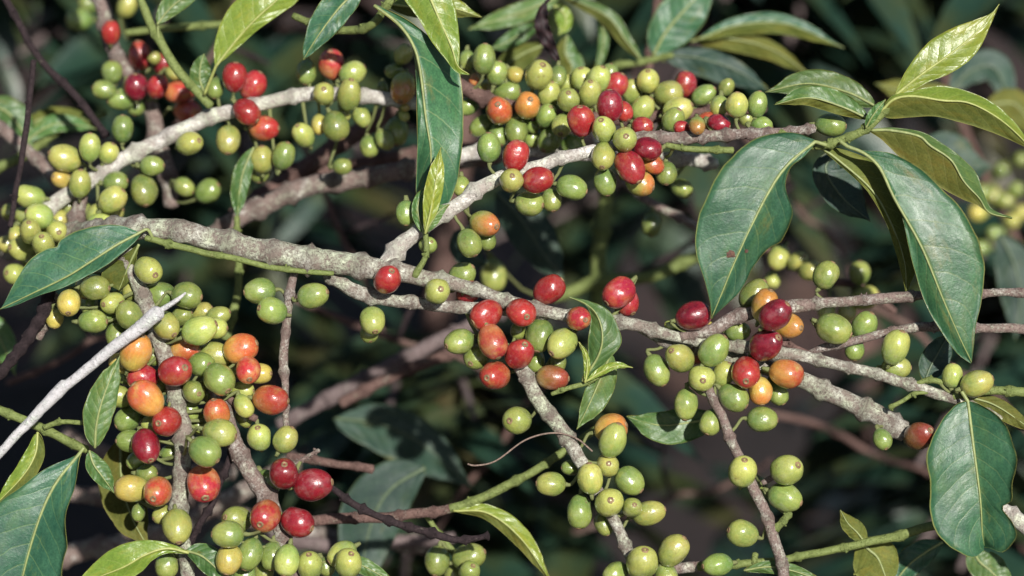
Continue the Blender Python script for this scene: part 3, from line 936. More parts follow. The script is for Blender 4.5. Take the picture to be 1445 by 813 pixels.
# ---- lower left, the loaded vertical twig
branch('cluster', 'drooping grey-green twig at lower left, crowded with green, yellow, orange and red cherries', (192, 395, 10))
stem('cluster', [(165, 325, 9, 6), (188, 380, 10, 4), (205, 425, 11), (222, 470, 12), (240, 525, 12), (254, 580, 12), (258, 630, 12), (255, 690, 12), (254, 735, 12), (262, 780, 10), (266, 830, 10)], 'lichen', z=6)
cherries('cluster', '''
209 381 20 30 52 YG; 187 410 15.5 -60 40 YG 2; 134 406 18.5 2 10 G 4; 97 427 18 85 40 Y; 131 454 18 0 10 G 24; 159 428 17 170 52 YG 6; 182 444 19 -120 10 G -8; 226 417 20 190 10 G 4; 126 430 14 90 10 G 40; 164 473 16 100 20 G 30; 77 450 13 90 10 Y 40; 205 470 13 90 20 G 30
264 417 20 8 10 G -4; 235 460 19 45 35 YG; 257 446 14 -20 10 G 12; 282 466 21 -22 10 YG -6; 303 463 17 0 10 YG 8; 285 441 14 -30 10 YG 20; 308 446 15 -20 10 YG 18
191 497 24 -65 25 OY -16; 171 513 16 200 10 Y 10; 261 494 18 0 12 O 2; 284 514 19 5 50 G -8; 304 501 19.5 0 10 YG 2; 247 524 23 -20 48 R -24; 309 535 22.5 50 28 G -22; 340 492 22 -20 12 O 0; 350 522 18.5 75 50 RO -16; 366 527 16 0 20 Y 4
201 533 21 185 10 R 0; 206 562 24 -130 15 O -28; 273 553 17 15 55 G -8; 309 563 16 80 20 G 18; 306 583 19.5 -100 25 O -6; 310 611 21.5 12 12 G -14; 289 637 21.5 35 15 G -14; 268 580 13 70 10 G 20; 281 598 13 80 10 G 26; 344 573 14 60 10 YG 6; 342 551 14 0 20 YG 10; 344 590 12 60 10 G 30
235 595 21 170 70 R -24; 206 630 22 65 38 P -20; 184 622 17 180 20 G 4; 180 592 18 150 20 G 20; 168 560 16 200 20 YG 16; 186 690 21 180 20 Y -6; 222 694 21.5 110 68 O -20; 287 683 25 75 48 RO -14; 195 724 11 90 20 G 16; 230 727 14.5 160 30 YG 8; 250 743 21 80 30 YG -14; 207 668 14 0 10 G 14; 192 650 13 150 10 G 26
235 798 17.5 95 15 G 0; 213 640 12 0 10 G 40; 240 640 12 0 10 G 34; 215 500 16 30 20 G 16; 222 545 15 200 20 YG 20; 150 445 16 160 20 G 30; 120 405 15 90 20 YG 20; 255 475 16 60 20 G 20; 330 520 15 20 20 G 24; 180 530 16 200 20 G 26; 320 555 15 20 20 G 26; 200 395 14 200 20 G 20; 290 550 14 60 20 YG 24; 215 600 15 200 20 YG 20; 205 580 14 150 20 G 26
''', 6)
leaf('cluster', [(266, 780), (235, 774, -10), (205, 783, -14), (175, 800, -14), (140, 814, -8), (104, 828, 0)], 22, 20, 'L', 0.2, 0.5, -38, wave=1.5, label='light green arched leaf at the bottom, tip at lower left',
     ea=[(265, 778), (245, 769), (221, 763), (194, 763), (168, 770), (146, 783), (120, 808), (104, 829)], eb=[(266, 782), (236, 781), (215, 791), (198, 808), (160, 828), (104, 832)])
leaf('cluster', [(262, 777), (285, 785, -6), (308, 805, -8), (330, 832, 0)], 17, 22, 'M', 0.3, 0.4, -34, label='short green leaf at the bottom of the loaded twig')
leaf('cluster', [(170, 620, 30), (172, 680, 34), (186, 730, 36), (210, 775, 40)], 34, 30, 'U', 0.2, 0.2, 50, face='bb', label='dull olive leaf in shade under the cherries')

# ---- neighbour twig
branch('second', 'grey twig right of the crowded lower-left twig, with crimson and lime cherries', (318, 585, 20))
stem('second', [(300, 545, 8), (318, 585, 10), (334, 630, 12), (350, 665, 12), (374, 700, 12), (396, 745, 11), (408, 780, 10), (425, 835, 10)], 'grey', z=12)
stem('second', [(322, 560, 5), (345, 582, 6), (362, 592, 5)], 'brown', 'fruit_spur', 10)
cherries('second', '''
366 617 19 -95 45 YG; 400 669 21.5 -80 50 P -6; 442 684 24.5 -8 10 P -8; 420 737 23 22 22 P -8; 375 728 23 120 62 RO -22; 377 682 18 60 10 G 16
334 733 20 195 45 G -6; 321 754 21.5 180 10 YG -22; 323 790 20 100 20 Y -18; 352 782 20 110 10 G -6; 384 785 18 95 10 G -4; 405 791 19 100 20 YG -14; 437 799 20 -90 40 YG -12; 482 782 18 150 20 YG 2; 491 795 20.5 -70 45 YG -14
372 806 15 90 20 G 10; 345 812 17 100 10 G 2; 460 800 13 60 10 G 20
''', 12)
leaf('second', [(470, 790, 10), (505, 796, 6), (530, 808, 4), (560, 826, 4)], 12, 12, 'M', 0.2, 0.3, 16, label='small glossy leaf at the bottom edge')
stem('second', [(415, 656, 2), (432, 645, 2.4), (450, 635, 2.8)], 'grey', 'twig_stub', 0, node=(14, 0.4))

# ---- upper left branch (a little out of focus)
branch('white', 'chalky pale branch slanting across upper left, with lime and bright red cherries', (110, 265, 190))
stem('white', [(40, 318, 11), (75, 290, 12), (110, 266, 11), (140, 246, 11), (180, 222, 10.5), (240, 191, 10.5), (300, 164, 11), (345, 151, 10), (400, 138, 10), (445, 133, 10), (500, 134, 9.5), (550, 139, 10), (610, 150, 9)], 'white', z=190)
stem('white', [(115, 262, 9), (110, 300, 10), (98, 345, 10), (85, 400, 9)], 'grey', 'side_twig', 186)
cherries('white', '''
127 208 16.5 -88 15 YG; 153 216 14.5 -60 20 YG; 91 223 20 200 25 YG; 113 259 17.5 -85 20 YG -20; 87 253 13.5 200 50 Y 2; 173 182 17 -88 10 G 0; 42 277 17 190 10 YG; 97 291 13 60 10 G 10; 163 257 16 -5 10 G -6; 215 234 15.5 0 10 G -2; 203 269 20 80 20 G 6; 159 282 20 -40 15 YG -14; 156 298 17 -10 10 YG 4; 139 303 17 -30 45 YG -20
55 305 18 200 20 YG; 82 310 16 0 20 YG 4; 58 318 17 100 20 YG -6; 43 327 16 -90 50 YG -22; 80 326 16 20 70 YG -20; 142 318 17 -10 10 YG -26; 29 351 17 190 45 YG -20; 61 345 17 -90 55 YG -30; 22 387 16.5 190 52 YG -8; 22 331 11 90 20 YG 4; 70 308 15 40 20 G 20; 100 312 15 60 20 YG 10; 36 305 14 200 20 G 20; 75 345 15 80 20 YG 10; 120 300 14 10 20 G 20; 45 365 14 160 20 G 20; 100 335 14 30 20 G 16; 12 345 14 190 20 YG 10; 15 300 13 200 20 G 30
267 203 18 -15 40 YG 0; 322 198 18.5 90 25 YG -4; 331 109 19 -85 12 R -8; 357 121 19 -60 12 R 4; 348 158 18.5 40 15 R -14; 373 181 19 0 10 RO -2; 303 125 14 90 20 G 14
400 220 17.5 -70 15 G 10; 370 225 17.5 -90 20 YG 10; 366 240 16 90 10 G 16
432 102 16 95 10 G 10; 468 91 19.5 -95 30 RO 6; 498 103 19 -30 10 YG 4; 457 132 16.5 -80 72 YG -18; 493 133 18.5 -80 35 YG -16; 474 178 19.5 65 10 G -8; 428 191 16 -120 40 YG 0; 450 176 12 90 20 Y 12; 510 165 14 60 10 G 20; 543 197 13 60 10 G 30; 521 207 14 80 10 G 40; 483 235 13 0 10 G 40; 486 160 9 60 10 YG 10
569 124 19 100 30 GO -4; 569 77 14 -60 20 YG 10; 556 101 12 180 20 G 20; 560 185 18 90 20 G 44; 570 163 8 60 20 YG 0; 572 152 6 0 20 Y 0; 540 125 9 90 20 G 30
''', 190)
stem('white', [(193, -12, 6), (225, 58, 6.5), (262, 112, 6.5), (298, 150, 6)], 'green', 'leaf_shoot', 160, node=(70, 0.25))
leaf('white', [(305, 93, 6), (335, 55, 0), (361, 27, -6), (391, 0, -6), (425, -30, 0)], 18, 30, 'L', 0.35, 0.12, 120, wave=2, pet=[(288, 134, 30)], label='light green leaf with a pale midrib reaching in from the top',
     ea=[(306, 92), (320, 81), (340, 64), (363, 43), (394, 21), (421, 0), (430, -30)], eb=[(303, 92), (302, 68), (308, 42), (318, 20), (334, 0), (375, -25), (425, -32)])
leaf('white', [(288, 130, 10), (282, 112, 6), (283, 92, 4), (288, 76, 4)], 18, 14, 'M', 0.2, 0.2, 150, tip=0.95, label='small round soft-focus leaf by the red cherries')
leaf('white', [(222, 34), (238, 14), (262, -6), (300, -30)], 14, 18, 'M', 0.2, 0.3, 150, pet=[(224, 56, 6)])
leaf('white', [(358, 208, 20), (344, 240, 16), (338, 270, 16), (334, 312, 16)], 14, 13, 'M', 0.3, 0.3, 170, label='narrow green leaf hanging below the red cherries')
stem('white', [(334, 305, 4), (336, 370, 5), (334, 420, 6), (318, 478, 8)], 'green', 'leaf_shoot', 186)

# ---- top centre cluster
branch('crowd', 'brown branch almost hidden by a dense crowd of lime cherries at top centre', (650, 125, 140))
stem('crowd', [(590, 92, 9), (650, 120, 10), (690, 142, 10), (740, 155, 10), (800, 163, 10), (860, 168, 10), (930, 165, 9), (1000, 158, 8), (1080, 152, 8)], 'brown', z=150)
stem('crowd', [(640, 222, 11), (690, 212, 10), (760, 214, 8), (860, 222, 8), (930, 222, 10), (985, 228, 10), (1012, 232, 8)], 'white', 'side_twig', 190)
cherries('crowd', '''
683 83 17 -85 10 G; 701 103 16 -75 12 G -14; 727 105 12 40 10 Y 0; 760 106 21 -65 50 YG -14; 659 85 12 90 10 G 20; 670 113 9 90 10 O 10; 715 129 17 0 20 G 4; 704 156 20 -100 72 O -30; 744 149 19.5 -60 65 OY -24; 775 133 17 -80 30 YG -6; 802 141 16.5 -90 60 YG -20
771 163 15.5 -60 40 G -18; 793 177 15.5 100 40 YG -22; 776 197 17 120 30 G -8; 729 184 16.5 90 20 G -6; 704 190 15 80 20 G 4; 680 178 16 150 20 G 6; 822 112 17.5 -100 30 YG 0; 845 111 17.5 -70 30 YG 4; 833 131 17 -90 45 YG -14; 823 150 16 -90 20 YG -4; 869 121 17 -60 20 R 2; 788 108 13 90 20 G 20; 808 206 16 60 20 G 20; 751 193 13 90 20 G 24; 750 175 12 60 20 G 20
915 115 17 -95 40 YG -4; 892 129 15 -80 20 YG 4; 944 132 19 -10 15 YG -8; 907 153 17.5 -50 12 YG -22; 967 119 16.5 -85 15 R 4; 973 138 12 90 20 OY 10; 957 155 19 -20 20 YG -18; 950 169 16.5 -60 30 G -34; 993 134 14.5 -30 20 G; 1025 123 11.5 -60 20 G 4
962 266 14 30 20 G 30; 735 165 15 90 20 G 30; 764 182 15 80 30 YG 34; 786 152 15 0 30 G 30; 840 160 15 60 20 YG 20; 893 175 14 60 20 G 30; 930 150 15 20 20 YG 24; 940 190 14 60 20 G 30; 690 125 14 0 20 YG 30; 800 120 14 -60 30 YG 24; 860 105 14 -80 20 G 24; 1000 150 13 30 20 G 24; 1052 165 13 60 20 G 14; 720 200 14 90 20 G 30; 660 150 14 150 20 G 30; 905 130 14 -60 20 G 20
''', 150)

# ---- twig behind the upper left branch
branch('behind', 'blurred upright grey twig crossing behind the chalky branch, with small dark red cherries', (150, 20, 330))
stem('behind', [(138, -15, 11), (152, 40, 11), (172, 90, 11), (205, 135, 12), (220, 180, 12), (232, 235, 12), (243, 292, 11)], 'grey', z=330)
cherries('behind', '''
157 46 14.5 -85 15 R; 197 78 17 -95 15 R -10; 218 82 10 -80 70 YG -24; 230 90 14.5 -60 20 P -10; 192 123 17 -90 20 P -20; 222 122 16.5 -60 40 R -20; 253 130 16.5 0 10 RO -16; 265 157 17 10 10 RO -10; 245 103 11 20 20 YG -10
260 264 14 30 20 G -40; 293 270 17 -30 20 G -40; 158 102 16 -90 10 G -10; 147 127 15.5 190 10 G -14; 172 140 17 170 20 G -10; 192 150 13 100 20 G -6; 112 28 17 180 20 G 260; 127 6 14 200 20 G 260; 180 8 14 -60 20 YG 200
''', 330)
stem('behind', [(178, 46, 5), (240, 40, 5.5), (320, 34, 5)], 'green', 'side_twig', 340)

# ---- leafy twig over the top centre
branch('drape', 'green twig at top centre with a long dark drooping leaf and a bright yellow-green leaf', (530, 10, 40), group='leafy coffee twigs')
stem('drape', [(415, 22, 5, 90), (455, 38, 5, 70), (500, 42, 6, 50), (530, 30, 6, 20), (560, -14, 6, 10)], 'green', z=20)
leaf('drape', [(528, 8), (562, 34, -4), (582, 62, -8), (592, 95, -10), (601, 167, -10), (608, 215, -10), (606, 270, -6), (602, 326, 0)], 18, 50, 'D', 0.7, 0.6, 0, wave=14, freq=1.8, label='long dark drooping leaf with brown blemishes, curled along its edge',
     ea=[(527, 9), (556, 30), (579, 60), (587, 110), (589, 200), (587, 271), (591, 300), (600, 327)], eb=[(530, 6), (574, 28), (606, 52), (634, 80), (650, 110), (654, 178), (649, 233), (641, 271), (625, 300), (604, 327)])
leaf('drape', [(590, -40), (606, -5, -2), (622, 32, -4), (637, 66, -8), (646, 93, -8), (662, 105, 0)], 22, 22, 'L', 0.25, 0.35, -20, wave=1.5, label='bright yellow-green leaf with a curled tip hanging from the top',
     ea=[(588, -40), (566, -18), (571, 0), (591, 27), (608, 57), (628, 83), (644, 102), (662, 106)], eb=[(592, -40), (630, -25), (640, 0), (646, 33), (649, 67), (648, 92), (653, 101), (662, 104)])
leaf('drape', [(512, -22), (478, 12, -4), (448, 52, -6), (428, 84, 0)], 26, 20, 'D', 0.3, 0.2, 60, a=0.75, tip=0.95, wave=3, label='dark bluish leaf with a blunt tip at the top')
leaf('drape', [(545, 5, 20), (585, 10, 24), (625, 8, 28), (680, 24, 34)], 16, 18, 'L', 0.2, 0.2, 60, face='bt')

# ---- soft leafy twig, top right of centre
branch('softtop', 'out-of-focus leafy twig at top centre right with pale teal leaves and a brown stem', (935, 80, 330), group='leafy coffee twigs')
stem('softtop', [(905, 125, 6), (916, 90, 6.5), (922, 45, 6.5), (930, -15, 6)], 'brown', z=430)
stem('softtop', [(838, 102, 5), (872, 92, 5), (915, 85, 5), (950, 78, 4)], 'green', 'side_twig', 425)
leaf('softtop', [(922, 78), (940, 45, -6), (970, 10, -8), (1010, -30, 0)], 34, 30, 'D', 0.2, 0.2, 420)
leaf('softtop', [(935, 78), (985, 82, -6), (1040, 100, -8), (1086, 128, 0)], 26, 16, 'T', 0.3, 0.3, 430)
leaf('softtop', [(905, 84), (884, 58, -6), (855, 22, -8), (790, -8, 0)], 11, 12, 'M', 0.5, 0.5, 400, face='tb', tip=0.95)
leaf('softtop', [(985, 56), (1040, 36), (1110, 34), (1192, 68)], 16, 14, 'D', 0.4, 0.3, 440, face='bt')
leaf('softtop', [(975, 58), (1030, 55), (1090, 70), (1146, 108)], 18, 12, 'U', 0.4, 0.3, 460, face='bb')
leaf('softtop', [(760, 35), (735, 48), (710, 62), (690, 70)], 12, 12, 'M', 0.2, 0.2, 370)
leaf('softtop', [(765, 65), (740, 75), (715, 92), (690, 118)], 16, 20, 'U', 0.2, 0.2, 380, face='bb')
leaf('softtop', [(790, -5), (760, 8), (720, 22), (660, 42)], 14, 16, 'M', 0.2, 0.2, 380)
leaf('softtop', [(782, 8), (796, 20), (798, 36), (788, 50)], 14, 10, 'L', 0.2, 0.2, 360)
leaf('softtop', [(800, 50), (798, 75), (808, 100), (790, 125)], 14, 18, 'M', 0.2, 0.2, 400, face='bt')
leaf('softtop', [(846, 20), (852, 50), (848, 80), (838, 105)], 7, 8, 'M', 0.2, 0.2, 410)

branch('witherd', 'shrivelled maroon-black withered leaf dangling above the top centre cherries', (765, 10, 200), 'withered_leaf', 'leaf', None)
leaf('witherd', [(770, 2), (764, 30), (772, 55), (782, 75), (790, 92)], 11, 10, 'W', 0.6, -0.5, 200, wave=12, freq=4, tip=0.95, name='blade')
stem('witherd', [(800, -20, 2.5), (782, -8, 2.5), (770, 4, 2.5)], 'dark', 'leaf_stalk', 200)

# ---- left lower leafy shoot
branch('shoot', 'leafy green shoot at the lower left edge, big dark leaf hanging from it', (60, 604, -6), group='leafy coffee twigs')
stem('shoot', [(-6, 577, 6), (45, 597, 6.5), (90, 620, 6.5), (122, 634, 6)], 'green', z=0, node=(48, 0.35))
leaf('shoot', [(113, 639), (77, 685, -8), (53, 739, -12), (32, 813, -8), (18, 880, 0)], 62, 46, 'D', -0.15, -0.5, -28, wave=4, pet=[(118, 632)], label='big dark green leaf at the lower left corner',
     ea=[(112, 640), (100, 646), (63, 662), (27, 689), (-6, 714), (-34, 765), (-30, 830), (18, 882)], eb=[(114, 641), (111, 650), (105, 689), (92, 729), (94, 772), (88, 796), (78, 840), (18, 884)])
leaf('shoot', [(53, 610), (50, 640, -4), (32, 672, -6), (-8, 714, 0)], 16, 15, 'L', 0.2, 0.3, -8, a=0.8, face='tb')
leaf('shoot', [(134, 632), (136, 600, -6), (146, 560, -8), (169, 502, 0)], 21, 22, 'M', 0.3, 0.2, -44, a=0.8, wave=2, label='glossy upright leaf in front of the loaded twig')
leaf('shoot', [(126, 636), (132, 655, -4), (144, 672, -6), (161, 696, 0)], 13, 16, 'M', 0.3, 0.2, -30, a=0.85, wave=2)
stem('shoot', [(62, 603, 4), (85, 595, 3.5), (118, 597, 3.5)], 'green', 'leaf_stalk', -12)

# ---- dead sticks
branch('deadstick', 'bare bone-white dead stick slanting across the lower left corner', (45, 590, -60), 'dead_stick', 'stick', 'bare dead twigs')
stem('deadstick', [(-8, 648, 6), (45, 591, 7), (88, 547, 9), (98, 541, 7), (150, 498, 8), (196, 463, 9.5), (222, 442, 11), (228, 437, 5)], 'dead', z=-62, node=(400, 0), rough=0.05)
stem('deadstick', [(226, 439, 4), (245, 427, 3.5), (262, 413, 1.6)], 'dead', 'tip', -62, node=(400, 0), rough=0.04)
branch('blacktwig', 'thin black leafless twig reaching right from the crimson cherries at lower left', (470, 690, -2), 'dead_twig', 'twig', 'bare dead twigs')
stem('blacktwig', [(440, 668, 3, 30), (472, 692, 4.5), (505, 715, 5), (550, 735, 5), (600, 750, 5.5), (640, 761, 5), (665, 761, 4.5), (690, 755, 4)], 'dark', z=0, node=(42, 0.7))
branch('blackspur', 'thin black knotted twig between the two loaded lower-left twigs', (290, 735, 20), 'dead_twig', 'twig', 'bare dead twigs')
stem('blackspur', [(262, 778, 4), (282, 740, 4.5), (300, 710, 4.5), (312, 680, 4.5), (327, 645, 5), (335, 625, 4)], 'dark', z=26, node=(26, 0.6))
branch('knobby', 'dark knobbly broken twig below the broad folded leaf at far left', (70, 430, 30), 'dead_twig', 'twig', 'bare dead twigs')
stem('knobby', [(72, 405, 8), (62, 440, 8.5), (48, 462, 8), (30, 492, 7.5), (-6, 532, 7)], 'dark', z=40, node=(20, 0.35))
stem('knobby', [(75, 412, 9), (66, 448, 8), (54, 480, 6)], 'grey', 'stub', 62)
branch('wire', 'thin straight slate-dark twig standing at the far left edge', (40, 150, 100), 'dead_twig', 'twig', 'bare dead twigs')
stem('wire', [(48, 85, 4), (36, 190, 4.5), (26, 250, 4), (14, 320, 4)], 'dark', z=110, node=(120, 0.2))
branch('cross', 'dark blurred twig slanting down from the top left corner', (60, 80, 240), 'dead_twig', 'twig', 'bare dead twigs')
stem('cross', [(4, -10, 5), (52, 78, 5), (100, 128, 5.5), (150, 192, 5)], 'dark', z=250, node=(60, 0.3))
branch('lowcross', 'short blurred greyish pink twig at the left edge below the green leaves', (30, 205, 300), 'dead_twig', 'twig', 'bare dead twigs')
stem('lowcross', [(-10, 172, 9), (30, 205, 9), (65, 240, 8), (90, 275, 8)], 'grey', z=310)

# ---- twig low in the middle
branch('lowmid', 'slender twig low in the middle, brown on the left and turning green to the right', (640, 718, 90), group='leafy coffee twigs')
stem('lowmid', [(400, 740, 8), (460, 733, 8), (530, 730, 7.5), (600, 724, 7), (640, 717, 7)], 'brown', z=100, node=(70, 0.3))
stem('lowmid', [(635, 718, 6.5), (665, 708, 6.5), (710, 688, 6.5), (760, 660, 6), (815, 625, 6, 20), (850, 600, 5, 40)], 'green', 'green_tip', 98, node=(60, 0.3))
leaf('lowmid', [(640, 721), (688, 724, -4), (735, 760, -6), (778, 822, 0)], 12, 15, 'L', 0.5, 0.5, 92, face='bt', a=0.95, label='yellow-green arched leaf low in the middle')
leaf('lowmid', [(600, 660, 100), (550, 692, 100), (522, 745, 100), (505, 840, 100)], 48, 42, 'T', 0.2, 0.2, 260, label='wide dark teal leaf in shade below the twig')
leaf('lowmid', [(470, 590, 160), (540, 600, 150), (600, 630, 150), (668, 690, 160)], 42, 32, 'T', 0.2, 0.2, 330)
cherries('lowmid', '''
617 792 19 100 20 G -6; 662 786 20.5 -20 10 G -2; 662 807 16 -60 50 G -20; 640 810 14 90 20 G 10
''', 110)
stem('lowmid', [(600, 726, 4), (625, 760, 4), (645, 790, 5), (660, 835, 5)], 'green', 'fruit_spur', 120)
branch('stubby', 'short blurred reddish brown twig ending in mid air right of the crimson cherries', (450, 650, 160), 'dead_twig', 'twig', 'bare dead twigs')
stem('stubby', [(405, 642, 6), (450, 650, 6), (490, 657, 5.5), (525, 662, 7)], 'brown', z=170)

leaf('lowmid', [(1014, 588, 60), (975, 596, 50), (930, 600, 46), (884, 588, 50)], 22, 28, 'M', 0.2, -0.1, 30, label='soft bright green leaf lying level behind the right-hand cherries')
# ---- twig along the bottom right
branch('bottom', 'straight pale green twig along the bottom right, with small leaves rising from it', (1100, 790, 30), group='leafy coffee twigs')
stem('bottom', [(920, 812, 7), (950, 803, 8), (990, 799, 8)], 'grey', 'stem', 46)
stem('bottom', [(985, 800, 6.5), (1060, 795, 5.5), (1130, 785, 5.5), (1205, 770, 5.8), (1260, 757, 6.5), (1318, 742, 6.5), (1400, 718, 6.5, 30)], 'green', 'green_tip', 40, node=(95, 0.3))
stem('bottom', [(1064, 796, 5), (1066, 780, 4.5)], 'green', 'bud', 36)
cherries('bottom', '1012 797 18 175 20 G -12', 44)
leaf('bottom', [(1222, 768), (1210, 752), (1196, 738), (1186, 720)], 14, 12, 'U', 0.4, 0.3, 40, face='tb', wave=2, pet=[(1214, 769)])
leaf('bottom', [(1212, 764), (1225, 775), (1240, 790), (1255, 830)], 40, 28, 'U', 0.3, 0.2, 70, face='bb')
leaf('bottom', [(1330, 765, 20), (1305, 780, 20), (1280, 800, 20), (1250, 838, 20)], 22, 18, 'D', 0.2, 0.3, 90)
leaf('bottom', [(1375, 770, 20), (1380, 790, 20), (1400, 808, 20), (1430, 838, 20)], 22, 24, 'M', 0.2, 0.3, 120)
leaf('bottom', [(1050, 805), (1085, 800, -6), (1120, 806, -8), (1165, 822, 0)], 10, 10, 'M', 0.3, 0.4, 20)
branch('corner', 'pale peeling broken branch end at the right edge near the bottom', (1430, 730, 20), 'broken_branch', 'branch', None)
stem('corner', [(1408, 714, 9), (1425, 726, 11), (1460, 752, 12)], 'white', z=20)

# ---- the leaf behind the right twigs and the right-hand background
branch('backright', 'far blurred branch with small yellow-green cherries behind the right edge', (1400, 270, 720))
stem('backright', [(1330, 100, 6), (1365, 190, 6), (1395, 260, 6), (1425, 320, 6), (1460, 400, 6)], 'brown', z=1010)
cherries('backright', '''
1385 272 12 . . YG; 1402 276 12 . . YG; 1418 283 12 . . YG; 1433 268 12 . . G; 1380 300 13 . . Y; 1440 300 12 . . YG; 1428 312 11 . . YG; 1412 240 11 . . G; 1440 225 11 . . G; 1372 240 11 . . G; 1405 330 12 . . G; 1385 350 11 . . G; 1440 355 11 . . G
''', 1000)
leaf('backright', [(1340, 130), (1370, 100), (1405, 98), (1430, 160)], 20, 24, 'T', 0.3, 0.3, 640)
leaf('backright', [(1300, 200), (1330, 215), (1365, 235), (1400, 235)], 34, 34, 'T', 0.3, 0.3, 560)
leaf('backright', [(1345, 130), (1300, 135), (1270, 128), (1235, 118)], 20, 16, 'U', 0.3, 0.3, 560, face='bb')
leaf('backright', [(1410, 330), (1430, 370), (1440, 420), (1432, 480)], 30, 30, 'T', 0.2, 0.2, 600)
leaf('backright', [(1390, 150), (1425, 145), (1445, 160), (1470, 200)], 22, 22, 'U', 0.2, 0.2, 600, face='bb')

branch('backmid', 'blurred twig with round lime cherries seen behind the right-hand forks', (1130, 380, 320))
stem('backmid', [(1060, 340, 6), (1110, 368, 6), (1160, 395, 6), (1215, 405, 6), (1262, 440, 5)], 'brown', z=330)
cherries('backmid', '''
1099 364 17 . . YG; 1126 369 14.5 . . YG; 1143 382 15.5 . . YG; 1213 385 15.5 -90 10 YG; 1221 420 18 -20 20 YG -8; 1196 441 14 . . YG; 1166 439 13 . . YG; 1085 350 12 . . G 10; 1090 395 12 . . YG 30
''', 320)
branch('pinkish', 'blurred pinkish bare twig slanting behind the top centre cluster', (940, 295, 330))
stem('pinkish', [(880, 255, 6), (905, 277, 6), (945, 300, 6.5), (990, 325, 6), (1040, 360, 6)], 'grey', z=330)
cherries('pinkish', '920 316 15 95 10 G -6', 330)
branch('dull', 'dull olive forked stick far behind the centre', (850, 390, 520), group='blurred grey branches behind')
stem('dull', [(780, 420, 9), (850, 398, 9), (915, 390, 9), (985, 362, 9), (1040, 330, 8)], 'green', z=540, node=(120, 0.2))
stem('dull', [(842, 440, 11), (845, 380, 11), (850, 310, 10), (858, 250, 9)], 'green', 'side_twig', 560)
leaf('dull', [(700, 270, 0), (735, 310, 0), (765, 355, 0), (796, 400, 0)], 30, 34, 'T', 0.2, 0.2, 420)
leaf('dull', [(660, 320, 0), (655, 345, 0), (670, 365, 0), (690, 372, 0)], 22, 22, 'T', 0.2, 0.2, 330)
cherries('dull', '696 388 20 80 10 G 0', 380)

# ---- blurred grey branches
branch('greyone', 'blurred pale grey branch rising from the thick branch behind the long dark leaf', (400, 275, 300), group='blurred grey branches behind')
stem('greyone', [(300, 330, 13), (345, 304, 14), (400, 276, 14), (470, 258, 14), (540, 245, 13), (620, 232, 12), (720, 215, 11)], 'grey', z=310)
branch('greytwo', 'blurred mauve-brown branch just above the pale grey one', (420, 235, 380), group='blurred grey branches behind')
stem('greytwo', [(330, 305, 13), (390, 265, 13), (440, 230, 13), (500, 190, 13), (560, 150, 12)], 'brown', z=390)
stem('greytwo', [(395, 262, 10), (470, 240, 10), (540, 225, 9), (600, 216, 9), (700, 205, 8)], 'brown', 'side_twig', 410)
branch('greythree', 'pair of blurred mauve-grey sticks crossing behind the centre, left of the red cherries', (520, 535, 400), group='blurred grey branches behind')
stem('greythree', [(395, 600, 10), (450, 570, 11), (520, 532, 11), (590, 498, 11), (660, 462, 10), (730, 430, 9)], 'dim', z=480)
stem('greythree', [(480, 570, 8), (560, 528, 8), (640, 498, 8)], 'brown', 'side_twig', 404)
branch('greyfour', 'blurred ash-grey sticks lying low behind the loaded twigs at lower left', (230, 690, 420), group='blurred grey branches behind')
stem('greyfour', [(60, 790, 15), (150, 770, 14), (240, 745, 13), (330, 700, 13), (420, 650, 12)], 'grey', z=440)
stem('greyfour', [(90, 610, 12), (150, 640, 12), (230, 668, 12), (330, 665, 12)], 'grey', 'side_twig', 460)
stem('greyfour', [(60, 690, 12), (130, 700, 12), (260, 705, 12), (420, 750, 12), (600, 772, 12)], 'grey', 'side_twig', 480)
stem('greyfour', [(370, 760, 9), (470, 770, 10), (560, 766, 9), (640, 758, 8)], 'dim', 'side_twig', 450)
branch('leftgreen', 'blurred green leaves on a dark twig at the far left edge', (60, 180, 380), group='leafy coffee twigs')
stem('leftgreen', [(-10, 240, 7), (40, 215, 7), (90, 180, 6), (150, 160, 5)], 'green', z=390)
leaf('leftgreen', [(-20, 150), (5, 155), (25, 175), (46, 210)], 20, 24, 'M', 0.2, 0.2, 370)
leaf('leftgreen', [(36, 200), (65, 180), (90, 174), (136, 182)], 12, 14, 'M', 0.2, 0.2, 370)
leaf('leftgreen', [(30, 180), (70, 165), (110, 168), (150, 180)], 10, 14, 'U', 0.2, 0.2, 400, face='bt')
leaf('leftgreen', [(-30, 440), (-8, 465), (8, 495), (22, 530)], 18, 20, 'M', 0.2, 0.2, 300)


grow_cherries()

